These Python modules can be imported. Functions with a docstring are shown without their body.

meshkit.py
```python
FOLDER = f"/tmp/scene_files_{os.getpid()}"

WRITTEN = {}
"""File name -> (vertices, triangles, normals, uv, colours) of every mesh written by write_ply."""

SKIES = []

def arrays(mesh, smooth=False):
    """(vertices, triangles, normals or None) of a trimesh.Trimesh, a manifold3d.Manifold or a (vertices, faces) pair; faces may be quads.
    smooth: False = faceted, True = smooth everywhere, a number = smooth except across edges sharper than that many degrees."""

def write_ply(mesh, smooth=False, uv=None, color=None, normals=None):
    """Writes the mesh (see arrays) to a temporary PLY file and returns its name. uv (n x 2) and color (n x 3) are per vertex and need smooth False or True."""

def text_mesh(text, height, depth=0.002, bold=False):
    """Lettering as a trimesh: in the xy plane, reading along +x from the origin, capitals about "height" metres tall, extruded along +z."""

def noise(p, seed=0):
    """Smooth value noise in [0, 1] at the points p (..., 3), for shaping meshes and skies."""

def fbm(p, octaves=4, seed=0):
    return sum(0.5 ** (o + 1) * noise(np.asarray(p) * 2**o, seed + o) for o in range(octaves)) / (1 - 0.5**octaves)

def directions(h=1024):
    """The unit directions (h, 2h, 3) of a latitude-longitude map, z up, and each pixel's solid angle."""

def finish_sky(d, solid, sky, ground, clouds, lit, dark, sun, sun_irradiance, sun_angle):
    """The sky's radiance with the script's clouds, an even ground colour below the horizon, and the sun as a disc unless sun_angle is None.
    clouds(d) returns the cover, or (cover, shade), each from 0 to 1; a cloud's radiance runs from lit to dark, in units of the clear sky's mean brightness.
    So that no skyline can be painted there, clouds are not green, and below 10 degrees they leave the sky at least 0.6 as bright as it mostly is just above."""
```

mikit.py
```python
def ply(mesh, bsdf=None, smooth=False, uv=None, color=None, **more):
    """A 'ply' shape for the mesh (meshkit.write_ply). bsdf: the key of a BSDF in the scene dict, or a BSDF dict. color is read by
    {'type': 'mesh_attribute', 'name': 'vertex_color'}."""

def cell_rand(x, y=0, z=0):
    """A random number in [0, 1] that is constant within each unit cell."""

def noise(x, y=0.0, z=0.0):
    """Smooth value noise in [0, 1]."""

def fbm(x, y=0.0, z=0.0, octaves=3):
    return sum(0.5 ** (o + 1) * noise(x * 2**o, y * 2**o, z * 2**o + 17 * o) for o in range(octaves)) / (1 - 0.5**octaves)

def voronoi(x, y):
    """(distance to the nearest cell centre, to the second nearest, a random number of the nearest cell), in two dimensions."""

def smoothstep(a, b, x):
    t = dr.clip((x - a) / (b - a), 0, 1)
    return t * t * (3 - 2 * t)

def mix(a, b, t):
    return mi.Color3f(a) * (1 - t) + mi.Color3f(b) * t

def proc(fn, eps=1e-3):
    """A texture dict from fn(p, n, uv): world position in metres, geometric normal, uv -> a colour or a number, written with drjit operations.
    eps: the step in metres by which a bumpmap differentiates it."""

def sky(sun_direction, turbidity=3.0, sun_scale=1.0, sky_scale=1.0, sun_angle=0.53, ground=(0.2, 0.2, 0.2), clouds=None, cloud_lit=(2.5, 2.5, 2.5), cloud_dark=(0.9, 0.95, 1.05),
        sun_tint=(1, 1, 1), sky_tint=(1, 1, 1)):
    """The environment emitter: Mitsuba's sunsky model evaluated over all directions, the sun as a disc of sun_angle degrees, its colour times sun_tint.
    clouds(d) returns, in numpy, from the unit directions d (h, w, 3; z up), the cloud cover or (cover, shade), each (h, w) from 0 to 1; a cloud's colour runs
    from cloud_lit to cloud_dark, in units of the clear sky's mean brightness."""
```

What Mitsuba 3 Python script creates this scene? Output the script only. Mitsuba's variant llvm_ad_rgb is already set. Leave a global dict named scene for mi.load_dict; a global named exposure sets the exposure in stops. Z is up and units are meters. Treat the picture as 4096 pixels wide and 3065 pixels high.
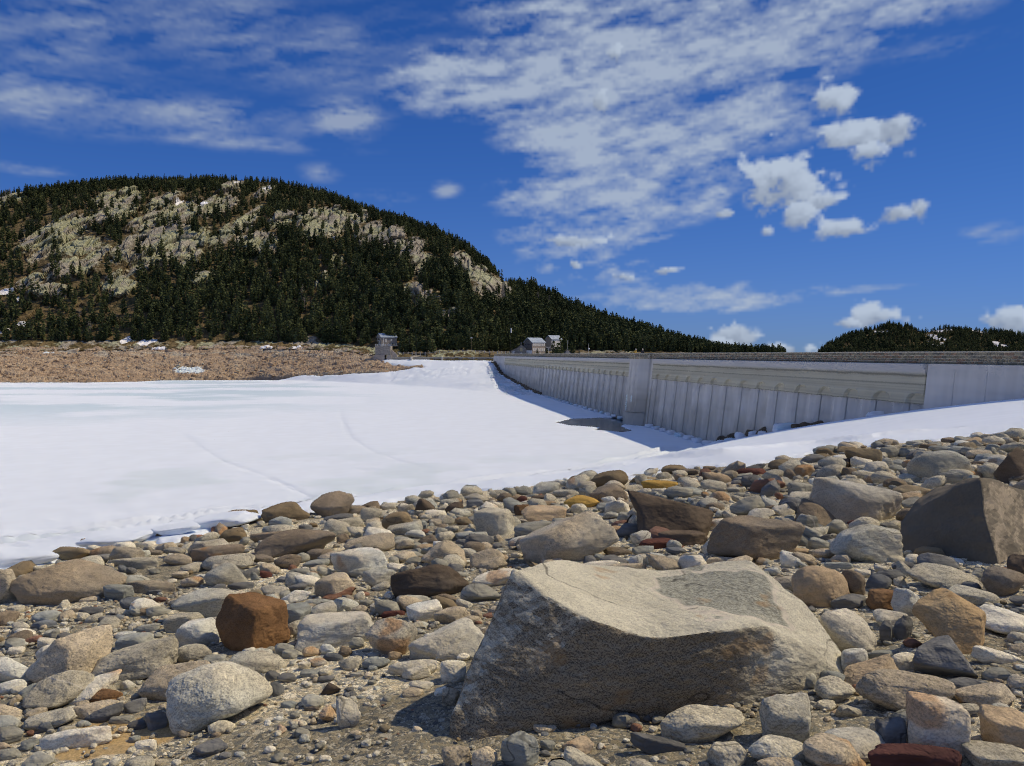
import math
import numpy as np
import trimesh
import shapely
import manifold3d
import mitsuba as mi
import drjit as dr
import mikit
import meshkit
from mikit import noise as dn, fbm as dfbm, voronoi as dvor, smoothstep as dss, mix, proc
from scipy.interpolate import RBFInterpolator
from scipy.spatial import cKDTree, ConvexHull

T = mi.ScalarTransform4f
scene, labels = {}, {}

# noise and steps used by the sky and the shapes
def fb(p, o=4, seed=0):
    return meshkit.fbm(p, o, seed) * 2 - 1
def sstep(a, b, x):
    t = np.clip((x - a) / (b - a), 0, 1)
    return t * t * (3 - 2 * t)
# ------------------------------------------------------------------ camera, sky, exposure
EYE = 12.2            # the eye stands 12.2 m above the frozen lake (lake level is z = 0)
PITCH = math.radians(2.08)
scene['camera'] = {
    'type': 'perspective', 'fov': 66.0, 'fov_axis': 'x', 'near_clip': 0.05, 'far_clip': 9000.0,
    'to_world': T().look_at(origin=[0, 0, EYE], target=[0, math.cos(PITCH), EYE - math.sin(PITCH)], up=[0, 0, 1]),
}
SUN = (0.84, 0.16, 1.0)
exposure = 1.0
# clouds as patches in the sky: (azimuth, elevation, half width, half height, cover), degrees
ALTO = [(-1.2, 18.8, 7.1, 2.3, .75), (7.2, 19.9, 8.6, 3.8, .8), (8.1, 15.1, 7.7, 3.7, .8), (7.7, 11.6, 7.3, 2.5, .75), (16.6, 20.8, 8.5, 2.7, .75), (22.1, 21.4, 8.6, 1.6, .6), (5.4, 8.2, 5.3, 1.5, .6),
        (16.3, 15.9, 5.3, 2.2, .6), (3.6, 22.9, 7, 1.5, .55), (5.4, 6.1, 5.4, 1.4, .4), (12.5, 4, 6.4, 1, .6), (21.6, 4.3, 3.8, .4, .3), (30, 23, 8, 1.2, .5)]
CIRRUS = [(-28.7, 15.3, 5.8, 1.3, .45), (-22.9, 15.6, 8, 1.1, .42), (-11.8, 16.2, 2.2, 1.2, .7), (-19.7, 20.7, 13.5, 2.3, .32), (-29.3, 19, 5, 2.3, .35), (-19.8, 14.2, 6.6, .5, .35), (-13.4, 12.5, 1.2, .5, .4),
          (-4.8, 11.6, .9, .5, .55), (-8.9, 11, 1.9, .5, .4), (-31.5, 11.2, 1.9, .3, .35), (-31.9, 16.3, 1.1, .6, .45), (27.3, 18.7, 3.4, .5, .3), (23.9, 4.4, 3.7, .3, .3), (31.3, 7.5, 1.5, .6, .45), (-14, 18.7, 5.1, 1, .3)]
CUMULUS = [(21.9, 16.5, 1.7, 1, 1), (25.7, 14.4, 1.6, 1.2, 1), (23.4, 14.3, 2.6, .9, .8), (24.2, 13, 1.3, .8, .9), (18.8, 11.6, 2.7, 2, 1), (19.9, 9.5, 1.3, .9, 1), (21.5, 10.2, 1.2, .6, 1), (22.9, 8.3, 1.7, .7, 1),
           (25.9, 9.1, 1.6, .6, 1), (27.2, 9.3, .7, 1, 1), (17.7, 8.4, .5, .4, 1), (16.1, 1.4, 1.8, 1.1, 1), (15.1, .8, 1.5, .6, 1), (24.7, 2.4, 2.2, .9, 1), (23.2, 2.1, 1.2, .5, 1), (32.5, 2.1, 1.9, .8, 1), (19.2, .3, 2.6, .5, 1),
           (7.9, 5.5, 1.1, .5, .9), (11.1, 5.9, 1, .3, .9), (4.2, 8.1, 2.7, .6, .75), (15, 9.8, .8, .3, .8), (4.4, 6.5, .6, .5, .7), (6.3, 17.6, .8, .9, .6), (7.3, 20.4, .7, .9, .6)]
def clouds(d):
    az, el = np.degrees(np.arctan2(d[..., 0], d[..., 1])), np.degrees(np.arcsin(d[..., 2]))
    q = lambda a, b, s: np.stack([az * a, el * b, az * 0 + s], -1)
    def rich(p, o, seed, gain=.68):
        return sum(gain ** i * (meshkit.noise(p * 2.0 ** i, seed + i) * 2 - 1) for i in range(o)) / sum(gain ** i for i in range(o)) * 1.5
    wob = fb(q(.35, .8, 3), 4, 11)
    sk = np.stack([az * .30 + el * .12, el * 1.5 - az * .22, az * 0], -1)
    streak = rich(sk + (wob * .5)[..., None], 5, 21)
    puff = rich(q(.75, 1.5, 9) + (wob * .3)[..., None], 5, 31)
    # unseen cloud veil outside the view, broken by noise, shaped to whiten ambient light
    rest = sstep(-.5, .6, fb(q(.06, .16, 5), 4, 51) + .35 * streak) * .6 * sstep(2, 9, el)
    front = sstep(50, 38, np.abs(az)) * sstep(36, 28, el)
    cover = rest * (1 - front)
    f = np.zeros(az.shape)
    for a, e, ra, re, c in ALTO:
        r2 = ((az - a) / ra) ** 2 + ((el - e) / re) ** 2
        f = np.maximum(f, c * np.exp(-np.maximum(r2 + wob * .55, 0) ** 1.5 * .75))
    f = np.clip(1.15 * f - .12 + sstep(.05, .35, f) * (.55 * streak + .34 * puff), 0, .88)
    g = np.zeros(az.shape)
    for a, e, ra, re, c in CIRRUS:
        r2 = ((az - a) / ra) ** 2 + ((el - e) / re) ** 2
        g = np.maximum(g, c * np.exp(-np.maximum(r2 + wob * .8, 0)))
    g = np.clip(g * (.85 + 1.5 * streak), 0, .75)
    cover = np.maximum(np.maximum(cover, f), g)
    cover = np.maximum(cover, .34 * np.exp(-np.maximum(el, 0) / 5.5))      # haze low down
    # heaped clouds: ragged bright tops, grey undersides
    bill = 1.0 * rich(q(.75, .95, 2), 6, 71, .62)
    best, shade = np.full(az.shape, -9.0), np.full(az.shape, .3)
    for a, e, ra, re, c in CUMULUS:
        v = 1 - np.sqrt(((az - a) / (ra * 1.08)) ** 2 + ((el - e) / (re * 1.08)) ** 2) + bill * .72
        k = v > best
        best = np.where(k, v, best)
        lit = sstep(-.9, .8, (el - e) / re + .4 * (az - a) / ra + .9 * bill)
        shade = np.where(k, .60 * (1 - lit), shade)
    cum = sstep(-.02, .55, best) ** 1.1 * .97
    thin = sstep(.35, .0, best)
    shade = shade * (1 - thin) + .30 * thin
    return np.maximum(cover, cum), np.clip(np.where(cum > cover, shade, .33 - .18 * np.clip(f, 0, 1)), 0, 1)
scene['sky'] = mikit.sky(SUN, turbidity=2.5, sky_scale=.8, clouds=clouds, cloud_lit=(3.5, 4.1, 5.0), cloud_dark=(1.0, 1.3, 1.95), sky_tint=(.23, .58, 1.25), sun_tint=(1.0, 1.0, .91), ground=(.35, .35, .36))
labels['sky'] = {'kind': 'structure'}


# ------------------------------------------------------------------ small helpers
def unit(v):
    v = np.asarray(v, float)
    return v / np.linalg.norm(v, axis=-1, keepdims=True)
def put(key, mesh, mat, smooth=False, uv=None, **lab):
    scene[key] = mikit.ply(mesh, mat, smooth, uv=uv)
    if lab:
        labels[key] = lab
COUNT = {}
def numbered(name):
    n = COUNT.get(name, 0)
    COUNT[name] = n + 1
    return name if n == 0 else '%s_%03d' % (name, n)
def grid_mesh(P):
    """quads of a (rows, cols, 3) array of points as (vertices, triangles)"""
    r, c = P.shape[:2]
    i = np.arange(r * c).reshape(r, c)
    q = np.stack([i[:-1, :-1], i[:-1, 1:], i[1:, 1:], i[1:, :-1]], -1).reshape(-1, 4)
    return P.reshape(-1, 3), np.vstack([q[:, [0, 1, 2]], q[:, [0, 2, 3]]])
def box(x0, y0, z0, x1, y1, z1):
    m = trimesh.creation.box((x1 - x0, y1 - y0, z1 - z0))
    m.apply_translation(((x0 + x1) / 2, (y0 + y1) / 2, (z0 + z1) / 2))
    return m
cat = trimesh.util.concatenate

# ------------------------------------------------------------------ the near terrain
# rocky bank: a plane that falls gently away from the eye and towards the lake, then the shore slope down to the ice
def bank(x, y):
    return EYE - 1.5 - 0.06 * y + 0.07 * x
_c = []
for _y in (-6, -2, 1, 4, 7, 10, 13, 16):
    for _x in (-9, -5, -1, 3, 7, 11, 15):
        if not (_x < -5 and _y > 5) and not (_x < -3 and _y > 9) and not (_x < 4 and _y > 14):
            _c.append((_x, _y, bank(_x, _y)))
_c += [(-5.8, 9, 9.75), (-3, 11.5, 9.9), (0, 13.6, 9.9), (4, 16, 10.05), (9, 17, 10.35), (11.4, 17.5, 10.45), (15, 18, 10.7)]
_c += [(-90, 20, 0), (-60, 36, 0), (-32.1, 49.5, 0), (-27.3, 52.3, 0), (-21.9, 58.6, 0), (-16.2, 61.9, 0), (-13, 64.8, 0), (-8.6, 67.4, 0), (-.6, 74, 0), (8.7, 81.9, 0), (16.7, 91.8, 0), (22, 99, 0), (28, 107, 0)]
_c += [(3.3, 19, 9.35), (5, 26, 8.38), (-.1, 17, 9.27), (-2.9, 17, 8.98), (-5, 13.5, 9.22), (7.5, 22, 9.4), (-13, 20, 6.85), (-21.4, 33, 3.7), (-8.2, 22, 7.38), (-14.9, 40, 3.68), (-5, 25, 7.39), (-9, 45, 3.65), (-.2, 30, 7.07), (-.4, 52, 3.46), (5.8, 32, 7.5), (10.9, 60, 3.8), (11.7, 32, 8.3), (20.1, 55, 6.15), (19.4, 35, 9.05)]
_c += [(28.3, 107, .1), (30.6, 91, 3.2), (32.4, 78, 5.5), (33.8, 68.5, 7.05), (35.7, 55, 9.0), (37, 45, 10), (39, 30, 10.8), (60, 60, 9.5), (60, 20, 12)]
_c += [(-40, 10, 5.5), (-25, 0, 9), (-14, -8, 11), (10, -15, 12.5), (25, -5, 13)]
_c += [(-70, 60, -4.5), (-30, 75, -5), (-5, 95, -5), (8, 115, -5), (15, 140, -9), (-60, 120, -12), (-120, 60, -8)]
_c = np.array(_c, float)
_rbf = RBFInterpolator(_c[:, :2], _c[:, 2], kernel='thin_plate_spline', smoothing=0.02)
def near_z(x, y):
    x, y = np.broadcast_arrays(np.asarray(x, float), np.asarray(y, float))
    p = np.stack([x.ravel(), y.ravel()], 1)
    z = np.concatenate([_rbf(p[k:k + 60000]) for k in range(0, len(p), 60000)]).reshape(x.shape)
    bumps = 0.035 * fb(np.stack([x * 1.1, y * 1.1, x * 0], -1), 3, 5)
    return z + bumps * (1 - sstep(14, 30, y))
# ------------------------------------------------------------------ stones
_ICO = {}
def ico(sub):
    if sub not in _ICO:
        m = trimesh.creation.icosphere(subdivisions=sub)
        _ICO[sub] = (np.array(m.vertices), np.array(m.faces))
    return _ICO[sub]
SHAPES = {'r': (13, 7.5, .12, .20), 'a': (10, 26.0, .07, .36), 's': (12, 15.0, .09, .24), 'k': (8, 15.0, .09, .18)}
def rock(seed, kind, sub):
    """A stone inside the cube -1..1: the soft intersection of random half-spaces (r rounded, a angular, s slab, k block), roughened."""
    rng = np.random.default_rng(seed)
    n, p, amp, jit = SHAPES[kind]
    u, f = ico(sub)
    N = unit(rng.normal(size=(n, 3)))
    if kind in 'ks':
        box6 = unit(np.vstack([np.eye(3), -np.eye(3)]) + rng.normal(size=(6, 3)) * (.16 if kind == 'k' else .10))
        N = np.vstack([box6, N])
    else:
        N = np.vstack([unit(np.vstack([np.eye(3), -np.eye(3)]) + rng.normal(size=(6, 3)) * .35), N])
    D = 1 + jit * rng.uniform(-1, 1, len(N))
    if kind in 'ks':
        D[6:] *= 1.22
    g = np.maximum(u @ N.T, 0) / D
    v = u * ((g ** p).sum(1) ** (-1 / p))[:, None]
    o = rng.uniform(0, 50, 3)
    v = v * (1 + amp * fb(v * 1.3 + o, 2, 1) + amp * .45 * fb(v * 4 + o, 3, 2) + (.018 * fb(v * 15 + o, 2, 3) if sub > 3 else 0))[:, None]
    lo, hi = v.min(0), v.max(0)
    return (v - (lo + hi) / 2) / ((hi - lo) / 2), f
def rot(yaw, tilt, pitch=0.0):
    a, b, c = np.radians([yaw, tilt, pitch])
    Rz = np.array([[math.cos(a), -math.sin(a), 0], [math.sin(a), math.cos(a), 0], [0, 0, 1]])
    Ry = np.array([[math.cos(b), 0, -math.sin(b)], [0, 1, 0], [math.sin(b), 0, math.cos(b)]])
    Rx = np.array([[1, 0, 0], [0, math.cos(c), -math.sin(c)], [0, math.sin(c), math.cos(c)]])
    return Ry @ Rx @ Rz
def stone_verts(seed, kind, sub, size, yaw, tilt, pitch, pos):
    v, f = rock(seed, kind, sub)
    r = rot(yaw, 0) @ v.T              # the shape is turned first, so that size stays along x (across), y (depth), z (up)
    r = r / np.abs(r).max(1, keepdims=True)
    return (rot(0, tilt, pitch) @ (r * np.array(size)[:, None])).T + np.array(pos), f
# ------------------------------------------------------------------ the far shore and the mountain, as profiles (distance, height) by bearing
# bearing is given as t = x / y; knots run from the far side of the valley on one hand to the saddle on the other
FK = 3154.0
def _tab(*kv):
    a = np.array(kv, float).reshape(-1, 2)
    return (a[:, 0] - 2048) / FK, a[:, 1]
K_SHORE = _tab(-900, 345, 0, 352, 600, 372, 1000, 380, 1250, 362, 1450, 332, 1700, 300, 1900, 262, 2150, 230, 2400, 230)     # where the ice ends
K_EDGE = _tab(-900, 405, 0, 402, 600, 415, 1000, 415, 1250, 405, 1400, 395, 1520, 376, 1560, 372, 1975, 366, 2000, 390, 3400, 390)   # top of the bare bank
K_EDGEZ = _tab(-900, 14, 0, 14, 600, 14.6, 1000, 15.4, 1250, 14.8, 1400, 13.6, 1520, 11, 1560, 9.0, 1800, 9.8, 1975, 9.4, 2000, 8, 3400, 8)
K_MID = _tab(-900, 412, 0, 410, 1000, 423, 1400, 402, 1560, 379, 1975, 378, 2010, 400, 3400, 400)
K_MIDZ = _tab(-900, 16, 0, 16, 1000, 17.4, 1400, 15.5, 1560, 11.6, 1720, 11.7, 1850, 13.2, 2010, 12.4, 2100, 11, 3400, 10.5)
K_BASE = _tab(-900, 424, 0, 420, 1000, 433, 1400, 418, 1560, 400, 1900, 405, 2040, 440, 2200, 470, 2500, 440, 3400, 420)
K_BASEZ = _tab(-900, 20, 0, 20, 1000, 20, 1400, 18, 1560, 15, 1900, 14, 2040, 14, 2200, 15.5, 3400, 11)
K_RIDGE = _tab(-900, 690, 1000, 700, 1300, 690, 2000, 600, 2500, 540, 3100, 500, 3400, 500)
_top = _tab(-900, 900, -300, 805, 0, 755, 426, 700, 833, 694, 1111, 704, 1296, 741, 1445, 796, 1611, 848, 1760, 898, 1870, 954, 1963, 1028, 2019, 1093, 2130, 1111,
            2315, 1194, 2500, 1259, 2685, 1315, 2889, 1356, 3111, 1398, 3200, 1418, 3400, 1440)
def _k(tab, t):
    return np.interp(t, tab[0], tab[1])
def hill_profile(t):
    """arrays of knots (distance, height) of the far side at bearings t"""
    R = _k(K_RIDGE, t)
    zr = EYE + (1418 - _k(_top, t)) / FK * R - 7.0
    return (_k(K_EDGE, t), _k(K_EDGEZ, t)), (_k(K_MID, t), _k(K_MIDZ, t)), (_k(K_BASE, t), _k(K_BASEZ, t)), (R, zr)
def hill_at(t, s):
    """(y, z) of the mountain: s -0.3 at the top of the bare bank, 0 at the foot, 1 on the ridge, beyond 1 the far side"""
    t, s = np.broadcast_arrays(np.asarray(t, float), np.asarray(s, float))
    (e, ez), (m, mz), (b, bz), (R, zr) = hill_profile(t)
    q1, q2, q3 = np.clip((s + .3) / .15, 0, 1), np.clip((s + .15) / .15, 0, 1), np.clip(s, 0, 1)
    y = e + (m - e) * q1 + (b - m) * q2 + (R - b) * q3 + np.maximum(s - 1, 0) * 300
    z = ez + (mz - ez) * q1 + (bz - mz) * q2 + (zr - bz) * q3 * (1.22 - .22 * q3) - np.maximum(s - 1, 0) ** 1.2 * 160
    return y, z
def hill_yz(px, s):
    y, z = hill_at((px - 2048) / FK, s)
    return float(y), float(z)
# ------------------------------------------------------------------ materials
def principled(name, col, rough=.9, spec=.2, bump=None, bscale=1.0, two=False, **kw):
    col = col if isinstance(col, dict) else {'type': 'rgb', 'value': list(col)}
    b = {'type': 'principled', 'base_color': col, 'roughness': rough, 'specular': spec, **kw}
    if bump is not None:
        b = {'type': 'bumpmap', 'arbitrary': bump, 'scale': bscale, 'bsdf': b}
    if two:
        b = {'type': 'twosided', 'bsdf': b}
    scene[name] = b
C3 = mi.Color3f
# kinds of stone: colour, strength of the grain, layering
STONE = {'g': ((.55, .53, .425), .70, 0), 'w': ((.69, .67, .56), .52, 0), 'b': ((.535, .475, .355), .70, 0), 'n': ((.275, .23, .17), .55, 0), 'N': ((.125, .10, .075), .35, .3), 'd': ((.165, .172, .172), .22, .5),
         's': ((.32, .325, .28), .25, .7), 'r': ((.23, .13, .09), .3, .3), 'R': ((.25, .145, .07), .5, 0), 'm': ((.15, .065, .052), .25, .3), 'o': ((.47, .375, .25), .45, .1), 'O': ((.42, .31, .175), .45, .2),
         'l': ((.25, .2, .125), .3, .1), 'y': ((.56, .37, .10), .35, .1), 'W': ((.56, .52, .42), .5, 0), 'L': ((.37, .31, .22), .55, 0), 'M': ((.10, .043, .038), .15, .5), 'p': ((.43, .325, .225), .25, .4),
         'D': ((.15, .138, .112), .3, .15), 'B': ((.40, .35, .28), .8, .25), 'e': ((.15, .115, .08), .3, .5)}
SK = list(STONE)
def suv(code, rnd, n):
    return np.tile([[(SK.index(code) + .5) / 32, rnd]], (n, 1))
def stone_col(p, n, uv):
    k = dr.floor(uv.x * 32)
    base, amp, lay = C3(.3), mi.Float(.3), mi.Float(0)
    for i, c in enumerate(SK):
        h = k == i
        base = dr.select(h, C3(*STONE[c][0]), base)
        amp = dr.select(h, STONE[c][1], amp)
        lay = dr.select(h, STONE[c][2], lay)
    r = uv.y
    sp = dss(.30, .62, dn(p.x * 140, p.y * 140, p.z * 140) * .55 + dn(p.x * 330 + 7, p.y * 330, p.z * 330) * .45)
    sp = .72 * sp + .28 * dss(.3, .7, dn(p.x * 48 + 3, p.y * 48, p.z * 48))
    mot = dfbm(p.x * 4 + r * 40, p.y * 4, p.z * 4, 3)
    band = dfbm(p.x * 6 + p.z * 22 + r * 30, p.y * 9, p.z * 55, 3)
    v = (1 - amp * .72 * (1 - sp)) * (.62 + .76 * mot) * (1 - lay * .75 + lay * 1.5 * band) * (.82 + .36 * r)
    c = base * v
    warm = dss(.45, .75, dfbm(p.x * 2.3 + r * 90, p.y * 2.3, p.z * 2.3, 2))
    c = c * mix((1.04, 1, .95), (.95, 1.0, 1.07), warm)
    vein = dss(.010, .003, dr.abs(dfbm(p.x * 2.2 + r * 55, p.y * 2.2, p.z * 2.2 + 4, 2) - .5)) * dr.select((r > .18) & (r < .25), .4, 0)
    c = mix(c, C3(.62, .59, .52), vein)
    crk = dss(.009, .002, dr.abs(dfbm(p.x * 3.1 + r * 25, p.y * 3.1, p.z * 4.5 + 9, 3) - .5)) * dr.select((r > .45) & (r < .56), .5, 0)
    c = c * (1 - crk)
    rust = dss(.60, .70, dfbm(p.x * 5 + r * 70, p.y * 5 + 3, p.z * 5, 3)) * dr.select((r > .80) & (lay < .25), .6, 0)
    return mix(c, C3(.40, .2, .065) * (.6 + .6 * sp), rust)
def stone_bump(p, n, uv):
    a, b, c = p.x * .66 + p.y * .52 + p.z * .54, p.y * .72 - p.x * .62 + p.z * .31, p.z * .78 - p.x * .43 - p.y * .46
    return dfbm(a * 19, b * 19, c * 19, 4) * .026 + dn(a * 130, b * 130, c * 130) * .0045
principled('stone_mat', proc(stone_col), .88, .25, proc(stone_bump, .002))
def gravel_col(p, n, uv):
    d1, d2, w = dvor(p.x * 85, p.y * 85)
    e1, e2, w2 = dvor(p.x * 31 + 5, p.y * 31)
    big = dr.select(w2 > .55, 1.0, 0.0) * dss(.0, .25, e2 - e1)
    k = dr.select(big > .5, dr.abs(w2 * 7.3 - dr.floor(w2 * 7.3)), w)
    c = C3(.30, .265, .20)
    for lim, col in ((.78, (.20, .195, .175)), (.56, (.40, .345, .25)), (.40, (.13, .13, .125)), (.26, (.50, .455, .37)), (.12, (.27, .235, .17))):
        c = dr.select(k < lim, C3(*col), c)
    edge = dss(0, .22, d2 - d1)
    m = dfbm(p.x * 1.3, p.y * 1.3, 0, 3)
    c = c * (.55 + .45 * edge) * (.75 + .5 * m)
    sx, sy = p.x + 1.92 + (dfbm(p.x * 5, p.y * 5, 2, 3) - .5) * .5, p.y - 3.82 + (dfbm(p.x * 5, p.y * 5, 9, 3) - .5) * .4
    sand = dss(1.0, .75, dr.square(sx / .42) + dr.square(sy / .26))
    c = c * C3(1.50, 1.52, 1.44) * (.62 + .76 * dss(.3, .68, dfbm(p.x * .9 + 3, p.y * .9, 5, 3)))
    return mix(c, C3(.43, .30, .135) * (.75 + .5 * dn(p.x * 130, p.y * 130)), sand * .85)
def gravel_bump(p, n, uv):
    d1, d2, w = dvor(p.x * 85, p.y * 85)
    return dr.minimum(d2 - d1, .5) * .006 + dfbm(p.x * 18, p.y * 18, p.z * 18, 2) * .008
principled('gravel_mat', proc(gravel_col), .95, .15, proc(gravel_bump, .002))
TRAILS = [[(-50.0, 237.3), (-41.0, 190.2), (-33.2, 152.4), (-23.8, 115.6), (-17.1, 97.8), (-11.0, 86.7), (-3.7, 78.7)], [(-54.1, 127.1), (-41.0, 103.1), (-32.4, 88.7), (-25.3, 79.5), (-17.2, 66.9)],
          [(-7.2, 80.7), (-17.1, 83.9), (-24.5, 81.2)], [(-50, 237), (-30, 262), (-12, 290), (-6, 325)]]
def trail(p):
    d = mi.Float(99)
    for L in TRAILS:
        for (ax, ay), (bx, by) in zip(L, L[1:]):
            ux, uy = bx - ax, by - ay
            t = dr.clip(((p.x - ax) * ux + (p.y - ay) * uy) / (ux * ux + uy * uy), 0, 1)
            d = dr.minimum(d, dr.sqrt(dr.square(p.x - ax - ux * t) + dr.square(p.y - ay - uy * t)))
    w = (dfbm(p.x * .25, p.y * .25, 0, 2) - .5) * 1.6
    return dr.abs(d + w * .6)
def snow_col(p, n, uv):
    m = dfbm(p.x * .035 + 4, p.y * .05, 0, 4)
    near = dfbm(p.x * .6, p.y * .6, 3, 3)
    wet = dss(.40, .62, m) * dss(110, 200, p.y) * dss(-20, -90, p.x)
    c = mix((.69, .765, .865), (.50, .62, .72), wet)
    melt = dss(.55, .70, dfbm(p.x * .09, p.y * .12, 7, 3)) * dss(2.5, .2, p.z) * dss(110, 70, p.y)
    c = mix(c, C3(.56, .66, .72), melt * .6)
    return c * (.955 + .07 * near)
def snow_bump(p, n, uv):
    h = dfbm(p.x * .5, p.y * .9, 1, 4) * .13 + dfbm(p.x * 3.0, p.y * 5.0, 2, 2) * .016
    fade = dss(40, 14, p.y)
    h += dfbm(p.x * 9, p.y * 14, 4, 2) * .014 * fade
    d = trail(p)
    dent = .5 + .5 * dss(.4, .6, dn(p.x * 1.6, p.y * 1.6))
    return h - .11 * dr.exp(-dr.square(d / .38)) * dent
principled('snow_mat', proc(snow_col), .65, .25, proc(snow_bump, .01), 1.0)
def ice_col(p, n, uv):
    m = dfbm(p.x * .5, p.y * .5, p.z * .5, 3)
    return mix((.70, .73, .79), (.50, .65, .74), dss(.45, .7, m))
principled('ice_mat', proc(ice_col), .5, .4, proc(lambda p, n, uv: dfbm(p.x * 2, p.y * 2, p.z * 2, 3) * .12, .01))
principled('water_mat', (.03, .034, .036), .06, .5)
def shore_col(p, n, uv):
    m, q = dfbm(p.x * .10, p.y * .22, p.z * .5, 3), dfbm(p.x * .9, p.y * .9, p.z * 2.2, 3)
    c = mix((.385, .285, .195), (.455, .36, .255), dss(.3, .7, m))
    c = mix(c, C3(.44, .41, .34), dss(.5, .75, m) * dss(9, 13, p.z))
    c = c * (.70 + .5 * q)
    return mix(c, C3(.72, .81, .84), uv.y)
principled('shore_mat', proc(shore_col), .95, .1, proc(lambda p, n, uv: dfbm(p.x * 1.4, p.y * 1.4, p.z * 3.5, 3) * .35, .02))
def hill_col(p, n, uv):
    q = dfbm(p.x * .55, p.y * .55, p.z * .55, 3)
    m = dfbm(p.x * .12, p.y * .12, p.z * .12, 3)
    soil = mix((.075, .058, .03), (.185, .14, .075), dss(.35, .65, q))
    soil = mix(soil, C3(.06, .062, .03), dss(.4, .75, m) * .6)
    lich = dss(.38, .62, dfbm(p.x * .09 + 9, p.y * .09, p.z * .09, 3))
    rock = mix((.345, .32, .27), (.385, .395, .26), lich) * (.58 + .7 * q)
    crack = dss(.0, .09, dr.abs(dfbm(p.x * .8 + p.z * .5, p.y * .8, p.z * .35, 3) - .5))
    rock = rock * (.62 + .38 * crack)
    c = mix(soil, rock, dss(.40, .64, uv.x + (q - .5) * .6))
    return mix(c, C3(.80, .81, .84), dss(.45, .55, uv.y + (q - .5) * .3))
principled('hill_mat', proc(hill_col), .95, .1, proc(lambda p, n, uv: dfbm(p.x * .7 + p.z * .4, p.y * .7, p.z * .3, 4) * 1.0, .05))
def conifer_col(p, n, uv):
    m = dfbm(p.x * .16, p.y * .16, p.z * .05, 2)
    q = dn(p.x * 1.7, p.y * 1.7, p.z * 1.7)
    leaf = mix((.052, .070, .030), (.118, .138, .056), dss(.3, .7, m)) * (.6 + .8 * q)
    bark = C3(.14, .11, .085) * (.6 + .8 * q)
    dead = C3(.27, .235, .21) * (.6 + .8 * q)
    return dr.select(uv.x > .66, leaf, dr.select(uv.x > .33, dead, bark))
principled('conifer_mat', proc(conifer_col), .85, .15, two=True)

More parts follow.
